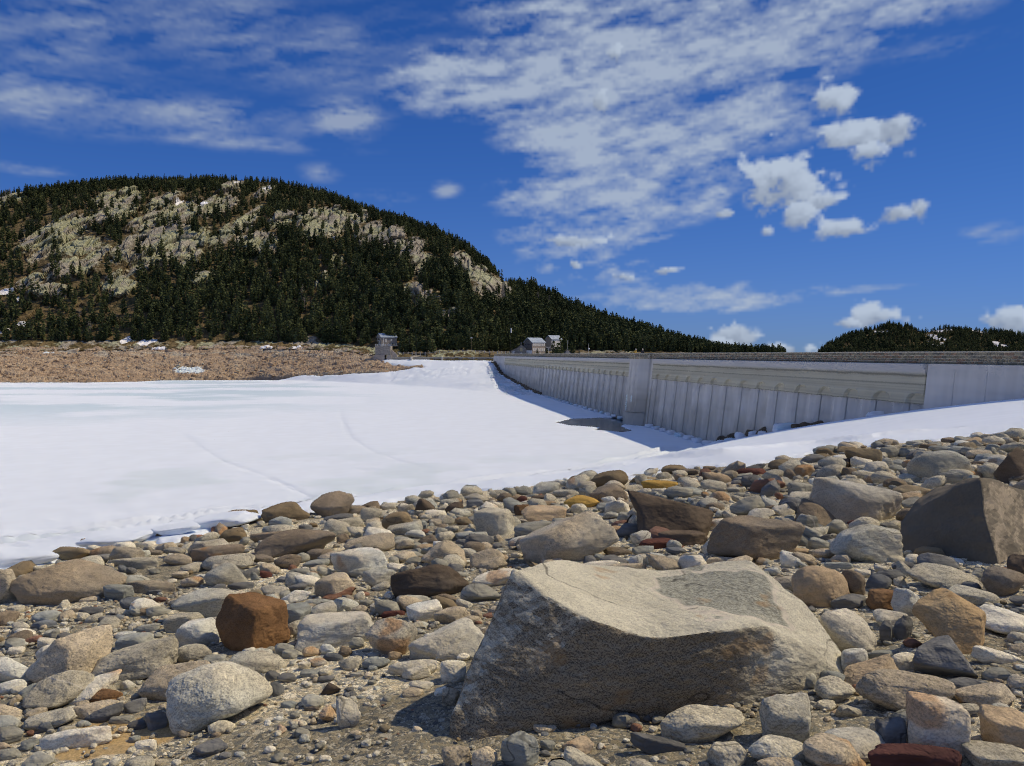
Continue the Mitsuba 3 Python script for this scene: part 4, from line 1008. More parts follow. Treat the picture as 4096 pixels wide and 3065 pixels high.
# pines the picture shows standing alone by the houses and the path
for px, y, h in ((1612, 388, 1.0), (1640, 390, 1.15), (1667, 386, 1.05), (1705, 388, 1.3), (1730, 386, 1.1), (2150, 391, .42), (2215, 400, .9), (2240, 405, 1.05), (2228, 396, .7), (2185, 412, .6), (2110, 396.5, .33), (2262, 420, 1), (2290, 410, 1)):
    x = (px - 2048) / FK * y
    spots.append((x, y, 11.2 if px > 2000 else 12.2, h, px % 360, int(px) % 6, px, 0))
spots.sort(key=lambda q: -q[3] / q[1] - (.02 if q[7] <= 0 and q[6] > 1600 else 0))
LOOK = ['tapering dense', 'rounded bushy', 'broad full', 'tall slim', 'round topped open', 'wide spreading']
def zone(q):
    px, s_, k = q[6], q[7], q[5]
    if px > 2700:
        where = 'behind the nearer half of the dam crest'
    elif px > 2520:
        where = 'behind the dam crest beyond the tower'
    elif px > 2300:
        where = 'behind the dam crest between the houses and the tower'
    elif px > 2035:
        where = 'around the houses at the far end of the dam'
    elif px > 1800:
        where = 'behind the path fence near the wooden pole'
    elif px > 1600:
        where = 'behind the path fence beside the cottage'
    elif px > 1300:
        where = 'at the mountain foot on the lake side of the cottage'
    elif s_ < .12:
        where = 'above the bare brown bank, ' + ('at its far lake end' if px < 450 else 'above its middle' if px < 900 else 'towards the valve house')
    else:
        where = 'on the lower slope of the craggy mountain'
    return LOOK[k] + ' dark pine ' + where, 'pines ' + where
for i, q in enumerate(spots):
    if i < 290:
        key = numbered('pine_tree')
        stand(key, 'pine_kind_%d' % q[5], *q[:5])
        lb, gp = zone(q)
        labels[key] = {'label': lb, 'category': 'pine tree', 'group': gp}
    else:
        stand('pine_forest__%03d' % (i - 289), 'forest_kind_%d' % q[5], *q[:5])
labels['pine_forest'] = {'kind': 'stuff'}
for px, s_, n in ((30, .86, 8), (640, .47, 4), (350, .05, 4), (560, .3, 3), (1960, .45, 6), (1880, .6, 4), (1240, .12, 4), (2150, .7, 4)):
    for j in range(n):
        t_ = (px + rng.uniform(-45, 45) - 2048) / FK
        p = _hill([[np.clip(s_ + rng.uniform(-.05, .05), 0, 1), t_]])[0]
        key = numbered('dead_tree')
        stand(key, 'dead_kind_%d' % (j % 2), p[0], p[1] - 1.5, p[2] - .3, rng.uniform(.7, 1.2), rng.uniform(0, 360))
        labels[key] = {'label': 'bare grey dead pine standing among the green pines on the mountain', 'category': 'dead tree', 'group': 'dead pines on the mountain'}
fi = 0
for i in range(3600):
    t_, s_ = rng.uniform(.365, .70), rng.uniform(.1, 1.03)
    px = t_ * FK + 2048
    fr1 = float(np.interp(px, [3180, 3259, 3320, 3389, 3556, 3630, 3685, 3778, 3889, 4096, 4400, 4750], [1440, 1425, 1375, 1340, 1301, 1307, 1335, 1313, 1322, 1341, 1330, 1340]))
    y = 820 + 110 * s_
    zt = 5 + (EYE + (1418 - fr1) / FK * 930 - 5) * (s_ if s_ < 1 else 2 - s_)
    if float(fb(np.array([t_ * y * .035, zt * .12, 0.0]), 3, 78)) > .3 and zt > 8 and rng.uniform() < .75:
        continue
    fi += 1
    stand('distant_forest__%03d' % fi, 'forest_kind_%d' % int(rng.integers(0, 6)), t_ * y, y, zt - .3, rng.uniform(.38, .68), rng.uniform(0, 360), 1.3)
labels['distant_forest'] = {'kind': 'stuff'}
# ------------------------------------------------------------------ the stones of the bank
# each line: kind of stone, shape, seed, detail, place x y z, half sizes, turn, tilt | name | label
TABLE = '''
g r 7061 4 -1.553 3.975 10.445 0.287 0.215 0.162 337 10|boulder|big speckled grey boulder at the edge of the coarse sand
L r 1006 4 -3.987 7.016 10.123 0.496 0.260 0.182 216 -6|boulder|broad tan boulder with shaded hollow flank beside the snow edge
b a 1050 4 -2.715 4.778 10.319 0.280 0.194 0.164 107 10|boulder|tan pyramid shaped granite stone with pointed top
b k 7365 4 0.509 7.391 10.419 0.493 0.272 0.231 299 16|boulder|ridged tan boulder tilted up behind the largest boulder
O a 3257 4 2.427 4.244 10.713 0.269 0.145 0.170 56 -22|boulder|tilted ochre block with sharp upper edge
b r 7235 4 1.782 3.505 10.675 0.221 0.131 0.098 58 -5|boulder|pinkish speckled boulder behind the upright greenish stone
n k 3329 4 2.164 6.792 10.569 0.449 0.209 0.205 198 -3|boulder|square brown granite boulder with dark shaded front
R k 1096 4 -1.718 5.206 10.385 0.254 0.196 0.204 322 0|boulder|squarish rusty orange brown block standing on the bank
W k 3306 4 3.630 8.305 10.604 0.536 0.221 0.249 256 -14|boulder|huge pale wedge boulder with one small rust spot
N a 5366 4 1.696 8.212 10.453 0.511 0.336 0.242 45 -8|boulder|layered dark brown boulder with cracked upper side
W k 1236 4 1.674 3.063 10.721 0.117 0.097 0.132 349 0|stone|upright rounded white stone with greenish flank
g k 3052 4 -2.322 4.766 10.304 0.266 0.138 0.097 175 14|boulder|long pale grey granite block leaning beside the tan pyramid stone
w r 3180 4 -0.339 4.703 10.464 0.289 0.188 0.095 145 10|boulder|big whitish rounded stone to the right of the maroon plank stone
g r 3229 4 0.825 3.337 10.606 0.187 0.100 0.069 55 6|stone|grey rounded stone in front of the largest boulder
b r 3060 4 -1.878 4.358 10.349 0.210 0.130 0.092 274 10|stone|rounded beige boulder beside the big speckled grey one
w k 7178 4 -1.163 5.077 10.380 0.285 0.166 0.113 267 10|boulder|long white granite block with notched end beside the rusty block
w r 1238 4 1.341 3.058 10.651 0.171 0.096 0.063 8 0|stone|whitish rounded stone to the left of the maroon slab
g r 7055 4 -2.535 4.350 10.315 0.201 0.160 0.090 28 10|stone|grey rounded stone to the left of the little rust stone
g k 3313 4 2.895 6.401 10.628 0.273 0.177 0.175 181 -4|boulder|grey boulder half in the shadow of the huge dark slate boulder
N r 5139 4 -0.649 6.295 10.351 0.332 0.156 0.150 51 5|boulder|dark chocolate brown rounded boulder lying among pale stones
w r 1253 4 1.889 4.339 10.632 0.191 0.125 0.127 311 -14|stone|smooth round cream boulder between the largest boulder and the ochre block
o s 1245 4 1.974 3.081 10.703 0.105 0.093 0.075 264 0|flat_stone|ochre flat stone to the right of the upright greenish stone
d a 7258 4 2.159 3.861 10.678 0.194 0.117 0.106 329 -14|stone|smooth dark slate grey wedge in front of the tilted ochre block
b r 1241 3 1.244 3.003 10.654 0.127 0.097 0.063 259 0|stone|tan rounded stone to the left of the maroon slab
g k 3230 3 1.164 3.270 10.653 0.121 0.078 0.098 356 0|stone|grey blocky stone to the left of the pinkish boulder
n r 1125 3 -2.324 8.451 10.158 0.464 0.259 0.136 88 9|boulder|long brown granite boulder lying along the slope
w r 1270 3 2.839 4.459 10.670 0.220 0.131 0.068 300 -8|stone|whitish rounded stone to the right of the ochre block
o r 5248 3 2.077 5.290 10.615 0.228 0.135 0.146 328 -8|boulder|pale orange pitted boulder touching the end of the largest boulder
M s 7243 3 1.514 2.902 10.675 0.193 0.042 0.054 166 0|flat_stone|dark maroon slab at the foot of the upright greenish stone
g r 7043 3 -2.367 6.061 10.243 0.265 0.172 0.124 240 12|boulder|big grey rounded stone to the left of the rusty block
g r 3293 3 5.904 10.883 10.619 0.501 0.215 0.264 327 -6|boulder|big grey wedge boulder high on the bank with one shaded face
w r 7056 3 -2.407 4.403 10.292 0.157 0.137 0.048 270 16|stone|whitish rounded stone to the left of the little rust stone
g r 7259 3 3.012 5.458 10.638 0.280 0.129 0.079 25 -4|boulder|pale speckled stone with a rust stain on its top
g s 3246 3 1.822 2.924 10.682 0.119 0.073 0.033 168 0|flat_stone|grey flat stone to the right of the upright greenish stone
b r 1244 3 2.114 3.465 10.666 0.137 0.083 0.050 172 6|stone|tan rounded stone to the right of the upright greenish stone
b r 7179 3 -0.723 4.818 10.441 0.179 0.128 0.126 135 12|stone|tan rounded stone in front of the maroon plank stone
N a 1294 3 6.558 10.203 10.713 0.376 0.216 0.260 215 22|boulder|dark slanting rock mass high on the bank beside the huge slate boulder
w s 5074 3 -2.103 3.747 10.342 0.181 0.043 0.051 178 14|flat_stone|long white slab half buried beside ochre sand
g r 1239 3 1.046 3.056 10.635 0.134 0.067 0.051 222 -6|stone|grey rounded stone to the left of the maroon slab
o s 5232 3 1.777 3.858 10.610 0.154 0.096 0.045 246 22|flat_stone|ochre flat stone to the left of the pinkish boulder
w k 5129 3 -1.383 7.370 10.233 0.331 0.164 0.129 307 5|boulder|white block with a dark upright crack
g r 5062 3 -1.549 4.690 10.336 0.193 0.110 0.058 269 0|stone|grey rounded stone in front of the rusty block
s k 3224 3 0.043 3.169 10.575 0.089 0.050 0.071 51 0|stone|closest small greenish grey blocky stone to the right of the cream boulder
w s 1045 3 -2.153 5.331 10.280 0.144 0.095 0.096 259 12|flat_stone|whitish flat stone to the left of the rusty block
n r 5267 3 3.248 5.180 10.683 0.162 0.115 0.100 51 -8|stone|brown rounded stone to the right of the rust topped stone
n a 7308 3 3.188 8.136 10.511 0.292 0.165 0.143 233 -16|boulder|big brown angular stone to the left of the pale wedge boulder
d s 1237 3 1.513 3.089 10.670 0.057 0.045 0.078 84 0|flat_stone|small slate grey flat stone behind the maroon slab
g s 3067 3 -2.384 3.995 10.314 0.136 0.070 0.038 0 15|flat_stone|grey flat stone to the left of the long white slab
g s 1266 3 2.975 5.032 10.635 0.197 0.095 0.057 337 -8|flat_stone|grey flat stone behind the ochre block
w r 7051 3 -3.080 4.778 10.254 0.154 0.074 0.083 153 0|stone|closest whitish rounded stone to the left of the tan pyramid stone
b a 5133 3 -0.655 7.509 10.282 0.223 0.148 0.130 358 8|boulder|big tan angular stone behind the chocolate boulder
n a 5098 3 -2.495 10.893 10.091 0.313 0.215 0.190 334 5|boulder|peaked brown boulder standing on the snow line
g k 1124 3 -0.209 9.201 10.209 0.252 0.161 0.176 158 0|boulder|white topped grey block behind the ridged tan boulder
g k 7240 3 0.847 3.050 10.619 0.081 0.059 0.048 209 0|stone|small grey blocky stone in front of the largest boulder
b r 5007 3 -4.567 7.009 10.089 0.128 0.118 0.182 0 0|stone|tan rounded stone to the left of the broad tan boulder by the snow
b s 3066 3 -2.217 4.110 10.319 0.139 0.082 0.039 246 10|flat_stone|tan flat stone in front of the little rust stone
b r 5128 3 -1.530 8.351 10.166 0.293 0.161 0.094 218 8|boulder|big tan rounded stone behind the white cracked block
g r 7227 3 0.281 3.100 10.574 0.097 0.058 0.040 198 0|stone|small grey rounded stone in front of the largest boulder
g r 1231 3 1.509 3.650 10.620 0.091 0.082 0.053 34 0|stone|small grey rounded stone to the left of the pinkish boulder
d s 5228 3 0.605 3.192 10.587 0.124 0.027 0.035 93 -12|flat_stone|slate grey flat stone in front of the largest boulder
b s 1147 3 -1.465 6.497 10.262 0.179 0.124 0.103 226 10|flat_stone|tan flat stone in front of the white cracked block
g r 5018 3 -2.638 7.196 10.151 0.223 0.132 0.116 137 6|boulder|big grey rounded stone behind the rusty block
l r 3097 3 -3.091 10.684 10.032 0.345 0.203 0.133 74 0|boulder|domed khaki boulder on the snow line beside the peaked one
w s 7271 3 2.478 3.981 10.648 0.142 0.045 0.040 134 -14|flat_stone|whitish flat stone to the right of the slate wedge
g r 1017 3 -2.824 7.851 10.108 0.305 0.115 0.085 296 6|boulder|big grey rounded boulder in front of the flat khaki slab
w a 1216 3 -0.782 3.688 10.490 0.069 0.039 0.087 304 0|stone|white upright spike of rock standing in coarse sand
n s 1016 3 -3.099 8.283 10.088 0.326 0.142 0.091 127 8|boulder|big brown flat boulder in front of the flat khaki slab
N s 3367 3 1.667 7.599 10.405 0.259 0.145 0.077 61 0|boulder|big dark brown flat stone in front of the layered brown boulder
R k 3250 3 2.417 5.074 10.598 0.112 0.088 0.070 186 0|stone|rusty brown blocky stone behind the round cream boulder
o k 7362 3 0.402 9.697 10.201 0.293 0.155 0.115 5 0|boulder|big ochre blocky stone behind the ridged tan boulder
g k 7044 3 -2.414 5.748 10.224 0.129 0.089 0.070 83 6|stone|grey blocky stone to the left of the rusty block
w r 3251 3 2.509 4.934 10.626 0.102 0.081 0.097 353 0|stone|whitish rounded stone to the left of the ochre block
w r 7198 3 -0.544 4.367 10.434 0.163 0.044 0.046 13 6|stone|whitish rounded stone behind the cream boulder
d r 3063 3 -2.125 4.052 10.320 0.114 0.057 0.037 293 15|stone|slate grey rounded stone in front of the little rust stone
w k 7169 3 -0.617 5.555 10.364 0.142 0.093 0.062 113 6|stone|whitish blocky stone to the right of the maroon plank stone
w r 5142 3 -0.146 6.466 10.338 0.188 0.102 0.066 120 6|stone|whitish rounded stone to the right of the chocolate boulder
b s 1014 3 -3.371 8.715 10.044 0.252 0.180 0.094 323 6|boulder|big tan flat stone in front of the flat khaki slab
s s 7364 3 0.230 8.647 10.236 0.248 0.156 0.106 236 14|boulder|big greenish grey flat stone to the left of the ridged tan boulder
b r 7242 3 1.020 2.962 10.626 0.084 0.042 0.027 201 0|stone|small tan rounded stone to the left of the maroon slab
b r 3222 3 -0.230 3.193 10.534 0.065 0.049 0.050 111 0|stone|closest small tan rounded stone in front of the cream boulder
s r 5143 3 -0.237 5.962 10.368 0.159 0.093 0.074 161 0|stone|greenish grey rounded stone to the right of the chocolate boulder
d r 5260 3 3.236 5.940 10.620 0.151 0.098 0.070 186 0|stone|slate grey rounded stone behind the rust topped stone
b r 1377 3 1.268 6.510 10.442 0.152 0.109 0.091 193 0|stone|tan rounded stone in front of the layered brown boulder
b r 3140 3 -0.242 7.274 10.281 0.177 0.136 0.097 339 15|stone|tan rounded stone in front of the white topped block
d s 3273 3 2.114 3.633 10.649 0.115 0.045 0.032 223 0|flat_stone|slate grey flat stone in front of the slate wedge
s s 5053 3 -2.610 5.378 10.213 0.124 0.091 0.050 355 12|flat_stone|closest greenish grey flat stone behind the long pale grey block
w r 7254 3 2.288 4.708 10.599 0.104 0.068 0.056 6 0|stone|whitish rounded stone to the right of the round cream boulder
s r 5382 3 2.721 9.099 10.422 0.221 0.145 0.129 239 6|boulder|big greenish grey rounded stone behind the square brown boulder
l s 1000 3 -3.764 10.804 9.937 0.267 0.203 0.103 170 6|boulder|flat khaki slab running into the snow edge
s r 7082 3 -2.173 3.548 10.336 0.079 0.053 0.033 318 10|stone|small greenish grey rounded stone to the left of the long white slab
g k 7144 3 -1.149 6.749 10.258 0.159 0.106 0.083 43 6|stone|grey blocky stone in front of the white cracked block
s s 7175 3 -1.595 5.723 10.284 0.100 0.076 0.093 163 -12|flat_stone|small greenish grey flat stone to the right of the rusty block
l r 3330 3 1.580 12.617 10.166 0.334 0.179 0.164 60 5|boulder|tall domed grey boulder overlooking the snow
n k 3334 3 1.368 10.993 10.238 0.283 0.149 0.138 115 0|boulder|big brown blocky stone in front of the tall domed boulder
l r 5277 3 5.921 13.224 10.452 0.322 0.188 0.179 342 -5|boulder|big khaki rounded boulder behind the pale wedge boulder
g r 5086 3 -2.037 4.957 10.294 0.128 0.085 0.059 132 0|stone|grey rounded stone behind the rounded beige boulder
o k 7226 3 0.279 3.248 10.558 0.070 0.055 0.025 15 8|stone|small ochre blocky stone in front of the largest boulder
b s 1026 3 -3.267 7.040 10.090 0.239 0.053 0.067 70 0|boulder|big tan flat stone in front of the split khaki boulder
b r 5223 3 -0.112 3.161 10.547 0.055 0.040 0.048 20 0|stone|second small tan rounded stone in front of the cream boulder
w s 7233 3 1.774 4.028 10.609 0.079 0.051 0.067 346 0|flat_stone|small whitish flat stone in front of the round cream boulder
b r 7008 3 -4.155 8.427 10.022 0.196 0.116 0.112 343 0|stone|tan rounded stone in front of the split khaki boulder
w r 3057 3 -2.949 4.555 10.248 0.108 0.065 0.042 99 6|stone|second whitish rounded stone to the left of the tan pyramid stone
g s 1023 3 -3.907 8.108 10.022 0.260 0.057 0.073 327 0|boulder|big grey flat stone in front of the split khaki boulder
b s 1182 3 -0.417 5.426 10.380 0.131 0.082 0.054 236 12|flat_stone|tan flat stone in front of the chocolate boulder
l r 5004 3 -5.209 9.248 9.839 0.253 0.116 0.089 171 0|boulder|big khaki rounded stone behind the broad tan boulder by the snow
n r 7249 3 2.358 5.373 10.618 0.092 0.065 0.104 39 0|stone|brown rounded stone to the right of the pale orange boulder
w r 5200 3 -0.319 4.222 10.476 0.073 0.048 0.065 72 0|stone|small whitish rounded stone to the right of the cream boulder
n r 7295 3 6.590 10.164 10.630 0.208 0.163 0.122 166 8|stone|brown rounded stone in front of the dark slanting rock
d s 7078 3 -1.373 3.531 10.403 0.085 0.058 0.026 222 10|flat_stone|small slate grey flat stone in front of the speckled grey boulder
l r 5117 3 -1.432 9.681 10.126 0.219 0.119 0.116 266 10|stone|khaki rounded stone behind the white cracked block
N r 5268 3 3.606 5.544 10.698 0.101 0.072 0.084 242 0|stone|dark brown rounded stone to the right of the rust topped stone
b r 5069 3 -2.741 4.180 10.274 0.115 0.051 0.033 36 0|stone|tan rounded stone to the left of the long white slab
d s 5252 3 2.226 5.157 10.567 0.129 0.091 0.042 240 8|flat_stone|slate grey flat stone to the right of the pale orange boulder
b s 1379 3 0.915 6.524 10.398 0.215 0.047 0.060 333 0|flat_stone|tan flat stone to the right of the ridged tan boulder
g s 3118 3 -1.277 9.289 10.124 0.213 0.158 0.068 360 12|flat_stone|grey flat stone to the right of the white cracked block
s s 1073 3 -2.502 3.851 10.308 0.082 0.057 0.033 216 0|flat_stone|second small greenish grey flat stone to the left of the long white slab
m s 7369 3 1.389 7.530 10.377 0.217 0.143 0.061 105 6|flat_stone|maroon flat stone in front of the layered brown boulder
s k 7309 3 2.810 7.482 10.546 0.114 0.080 0.128 110 -5|stone|greenish grey blocky stone to the right of the square brown boulder
g s 5115 3 -2.110 9.804 10.073 0.262 0.171 0.078 37 10|boulder|big grey flat stone in front of the peaked brown boulder
s s 7024 3 -3.455 6.856 10.105 0.126 0.081 0.082 249 6|flat_stone|greenish grey flat stone to the right of the broad tan boulder by the snow
w k 5234 3 2.000 3.967 10.623 0.065 0.044 0.051 271 0|stone|small whitish blocky stone behind the pinkish boulder
d r 5256 3 2.230 4.442 10.628 0.064 0.040 0.083 164 0|stone|small slate grey rounded stone to the left of the ochre block
s s 5072 3 -2.608 4.005 10.293 0.073 0.061 0.030 287 0|flat_stone|fourth small greenish grey flat stone to the left of the long white slab
R r 1059 3 -2.262 4.323 10.299 0.093 0.050 0.036 117 6|stone|little rust red stone lying against a pale granite stone
l r 3315 3 4.900 9.602 10.523 0.269 0.134 0.075 330 0|boulder|big khaki rounded stone in front of the grey wedge boulder
w s 5199 3 -0.538 4.332 10.428 0.088 0.061 0.031 40 8|flat_stone|small whitish flat stone behind the cream boulder
w a 3161 3 -1.751 6.309 10.228 0.140 0.061 0.055 331 18|stone|whitish angular stone to the right of the rusty block
d r 3262 3 2.737 5.669 10.589 0.137 0.071 0.050 245 0|stone|slate grey rounded stone in front of the half shaded boulder
r a 1148 3 -1.422 6.404 10.232 0.142 0.080 0.040 185 0|stone|rust red angular stone behind the long white block
y r 5352 3 0.964 10.694 10.193 0.270 0.150 0.084 141 0|boulder|orange yellow lumpy stone among grey ones
s s 3317 3 4.477 8.725 10.521 0.122 0.122 0.066 181 14|flat_stone|greenish grey flat stone to the left of the huge dark slate boulder
d s 3077 3 -1.772 3.885 10.358 0.068 0.034 0.049 123 0|flat_stone|small slate grey flat stone in front of the rounded beige boulder
w r 3378 2 0.763 6.773 10.363 0.177 0.064 0.050 139 0|stone|whitish rounded stone in front of the ridged tan boulder
n r 5089 2 -3.594 5.691 10.126 0.083 0.067 0.050 87 12|stone|small brown rounded stone to the left of the tan pyramid stone
g s 1165 2 -1.511 6.113 10.240 0.139 0.076 0.039 334 0|flat_stone|grey flat stone behind the long white block
b s 5141 2 -0.182 7.176 10.265 0.138 0.106 0.052 316 20|flat_stone|tan flat stone in front of the white topped block
g a 3171 2 -1.293 6.026 10.271 0.119 0.086 0.053 45 0|stone|grey angular stone behind the long white block
d r 5370 2 1.247 8.271 10.331 0.154 0.121 0.083 71 0|stone|slate grey rounded stone to the left of the layered brown boulder
n r 3038 2 -4.047 6.239 10.088 0.087 0.087 0.064 84 0|stone|small brown rounded stone to the left of the broad tan boulder by the snow
n r 5151 2 -2.221 7.701 10.149 0.144 0.064 0.081 69 0|stone|brown rounded stone in front of the long brown boulder
d r 7064 2 -2.011 4.150 10.317 0.061 0.053 0.038 32 0|stone|small slate grey rounded stone to the right of the little rust stone
w a 3368 2 1.306 7.754 10.368 0.141 0.100 0.083 200 -14|stone|whitish angular stone in front of the layered brown boulder
g r 5331 2 0.528 12.124 10.111 0.234 0.122 0.119 73 10|boulder|big grey rounded stone to the left of the orange yellow stone
s s 5168 2 -0.758 6.001 10.306 0.142 0.079 0.043 8 0|flat_stone|greenish grey flat stone to the right of the maroon plank stone
s r 7310 2 3.120 7.543 10.521 0.117 0.080 0.083 32 22|stone|greenish grey rounded stone to the left of the half shaded boulder
n s 3126 2 -2.854 9.159 10.055 0.227 0.050 0.063 167 6|boulder|big brown flat stone to the left of the long brown boulder
o r 3341 2 3.171 12.107 10.264 0.219 0.099 0.120 146 0|stone|ochre rounded stone to the right of the bright yellow stone
s s 5312 2 2.691 6.866 10.522 0.119 0.088 0.067 240 -20|flat_stone|greenish grey flat stone to the left of the half shaded boulder
y k 5335 2 2.254 11.952 10.198 0.295 0.110 0.083 221 -4|boulder|bright yellow stone near the snow line
g r 7194 2 -0.944 4.547 10.389 0.071 0.047 0.038 275 12|stone|small grey rounded stone in front of the long white block
g s 1307 2 3.614 9.746 10.409 0.209 0.140 0.080 156 8|flat_stone|grey flat stone to the left of the pale wedge boulder
s s 3081 2 -2.382 3.666 10.307 0.074 0.041 0.021 134 0|flat_stone|third small greenish grey flat stone to the left of the long white slab
s r 5195 2 -0.791 4.548 10.398 0.086 0.048 0.034 285 10|stone|small greenish grey rounded stone to the left of the cream boulder
b k 7206 2 -0.306 3.857 10.495 0.045 0.031 0.047 170 0|stone|small tan blocky stone to the right of the cream boulder
d a 5094 2 -3.156 5.488 10.171 0.074 0.058 0.067 54 15|stone|small slate grey angular stone behind the tan pyramid stone
w r 1247 2 2.256 6.338 10.516 0.082 0.060 0.070 86 -8|stone|small whitish rounded stone to the right of the square brown boulder
s k 1305 2 3.842 10.463 10.398 0.186 0.109 0.097 312 0|stone|greenish grey blocky stone to the left of the pale wedge boulder
w r 7160 2 -2.031 6.662 10.187 0.130 0.063 0.054 360 8|stone|whitish rounded stone behind the rusty block
b a 3215 2 -0.900 3.792 10.442 0.057 0.037 0.040 320 0|stone|small tan angular stone to the left of the white spike
N a 5104 2 -1.156 10.837 10.083 0.183 0.114 0.126 330 0|stone|dark brown angular stone to the left of the white topped block
d r 3347 2 3.569 11.549 10.315 0.202 0.089 0.113 320 0|stone|slate grey rounded stone behind the square brown boulder
b r 3015 2 -3.491 8.182 10.051 0.153 0.069 0.065 91 0|stone|second tan rounded stone to the right of the split khaki boulder
o r 3316 2 4.593 9.060 10.524 0.160 0.093 0.079 307 0|stone|ochre rounded stone to the right of the pale wedge boulder
b r 1068 2 -2.527 4.122 10.291 0.050 0.050 0.027 276 8|stone|small tan rounded stone to the left of the long white slab
n r 5152 2 -1.981 8.051 10.139 0.145 0.074 0.062 234 0|stone|brown rounded stone to the right of the long brown boulder
g r 5101 2 -1.825 10.256 10.095 0.146 0.099 0.128 352 15|stone|grey rounded stone to the right of the peaked brown boulder
d a 5135 2 -0.347 8.382 10.206 0.156 0.070 0.077 130 0|stone|slate grey angular stone in front of the white topped block
g r 3189 2 -1.563 4.900 10.312 0.082 0.049 0.033 257 0|stone|small grey rounded stone in front of the rusty block
g r 1342 2 2.966 11.471 10.268 0.215 0.119 0.096 248 0|stone|grey rounded stone to the right of the bright yellow stone
w s 7080 2 -1.720 3.637 10.363 0.055 0.038 0.020 100 0|flat_stone|small whitish flat stone to the right of the long white slab
d k 5255 2 2.128 4.430 10.614 0.044 0.025 0.074 68 0|stone|small slate grey blocky stone to the right of the round cream boulder
s s 3137 2 -0.446 8.726 10.163 0.196 0.091 0.055 270 0|flat_stone|greenish grey flat stone to the left of the white topped block
d s 7114 2 -2.278 10.267 10.045 0.195 0.107 0.057 175 12|flat_stone|slate grey flat stone in front of the peaked brown boulder
d a 1030 2 -3.189 6.516 10.114 0.083 0.062 0.061 9 8|stone|small slate grey angular stone to the right of the broad tan boulder by the snow
l r 5280 2 4.595 13.339 10.320 0.238 0.141 0.098 272 0|boulder|big khaki rounded stone to the left of the pale wedge boulder
g r 5103 2 -1.268 11.256 10.039 0.207 0.099 0.088 304 0|stone|second grey rounded stone to the left of the white topped block
s a 7188 2 -1.453 4.923 10.326 0.078 0.047 0.051 143 15|stone|small greenish grey angular stone in front of the rusty block
l k 3002 2 -5.041 9.896 9.809 0.170 0.073 0.077 191 0|stone|larger half of a split khaki boulder in the snow edge
w a 3327 2 3.061 8.909 10.427 0.143 0.105 0.078 212 0|stone|whitish angular stone behind the square brown boulder
d r 7375 2 0.918 6.982 10.361 0.137 0.075 0.047 232 0|stone|slate grey rounded stone to the right of the ridged tan boulder
N a 3207 2 -0.976 4.161 10.405 0.061 0.035 0.036 303 10|stone|small dark brown angular stone behind the white spike
n r 5314 2 5.006 10.234 10.501 0.178 0.084 0.086 354 -6|stone|brown rounded stone to the right of the pale wedge boulder
n s 7372 2 0.998 7.395 10.335 0.139 0.092 0.040 288 0|flat_stone|brown flat stone to the right of the ridged tan boulder
r s 3090 2 -3.507 5.650 10.119 0.087 0.039 0.024 90 15|flat_stone|small rust red flat stone to the left of the tan pyramid stone
g r 5318 2 5.501 10.887 10.467 0.202 0.087 0.075 338 0|stone|grey rounded stone to the left of the grey wedge boulder
s s 1048 2 -2.686 5.761 10.172 0.113 0.036 0.032 339 8|flat_stone|second greenish grey flat stone behind the long pale grey block
b r 5292 2 7.839 13.231 10.508 0.233 0.144 0.090 358 0|boulder|big tan rounded stone to the right of the grey wedge boulder
g r 5302 2 5.191 11.505 10.422 0.248 0.110 0.070 281 0|boulder|big grey rounded stone behind the pale wedge boulder
w r 1326 2 3.074 9.350 10.409 0.137 0.093 0.094 328 0|stone|whitish rounded stone behind the square brown boulder
b r 1058 2 -2.536 4.284 10.288 0.048 0.031 0.041 57 0|stone|small tan rounded stone to the left of the little rust stone
s r 1351 2 2.486 11.051 10.259 0.211 0.106 0.072 258 0|stone|greenish grey rounded stone to the right of the bright yellow stone
s s 5154 2 -1.933 7.737 10.126 0.128 0.084 0.040 177 6|flat_stone|closest greenish grey flat stone in front of the long brown boulder
s s 7075 2 -2.013 3.997 10.314 0.072 0.023 0.020 355 0|flat_stone|small greenish grey flat stone in front of the little rust stone
g r 5282 2 4.110 12.314 10.298 0.178 0.109 0.102 6 0|stone|grey rounded stone behind the square brown boulder
w s 3203 2 -0.482 4.143 10.435 0.069 0.041 0.019 277 0|flat_stone|cream rounded boulder tucked beside the largest boulder
b s 1384 2 1.780 6.606 10.445 0.149 0.033 0.042 78 0|flat_stone|tan flat stone to the left of the square brown boulder
N r 5278 2 5.591 13.187 10.362 0.246 0.125 0.087 144 0|boulder|big dark brown rounded stone behind the pale wedge boulder
l r 1337 2 2.935 14.069 10.125 0.262 0.154 0.089 67 0|boulder|big khaki rounded stone behind the bright yellow stone
o k 7281 2 4.632 12.452 10.345 0.181 0.145 0.110 297 0|stone|ochre blocky stone to the left of the pale wedge boulder
b r 5019 2 -2.965 7.200 10.094 0.114 0.064 0.055 67 8|stone|tan rounded stone to the left of the rusty block
d r 3269 2 3.208 4.925 10.642 0.081 0.049 0.029 43 0|stone|small slate grey rounded stone to the right of the ochre block
d s 3040 2 -3.660 6.100 10.087 0.104 0.061 0.030 140 8|flat_stone|slate grey flat stone behind the tan pyramid stone
n a 3131 2 -0.893 8.530 10.168 0.129 0.067 0.065 340 10|stone|brown angular stone behind the chocolate boulder
n a 7170 2 -0.481 5.925 10.337 0.107 0.044 0.043 320 0|stone|brown angular stone in front of the chocolate boulder
d a 3319 2 5.461 10.078 10.554 0.110 0.102 0.098 22 0|stone|slate grey angular stone in front of the grey wedge boulder
s s 3084 2 -2.353 3.761 10.306 0.045 0.036 0.018 261 8|flat_stone|closest small greenish grey flat stone to the left of the long white slab
n a 5099 2 -2.089 11.347 9.995 0.196 0.087 0.077 267 0|stone|brown angular stone to the right of the peaked brown boulder
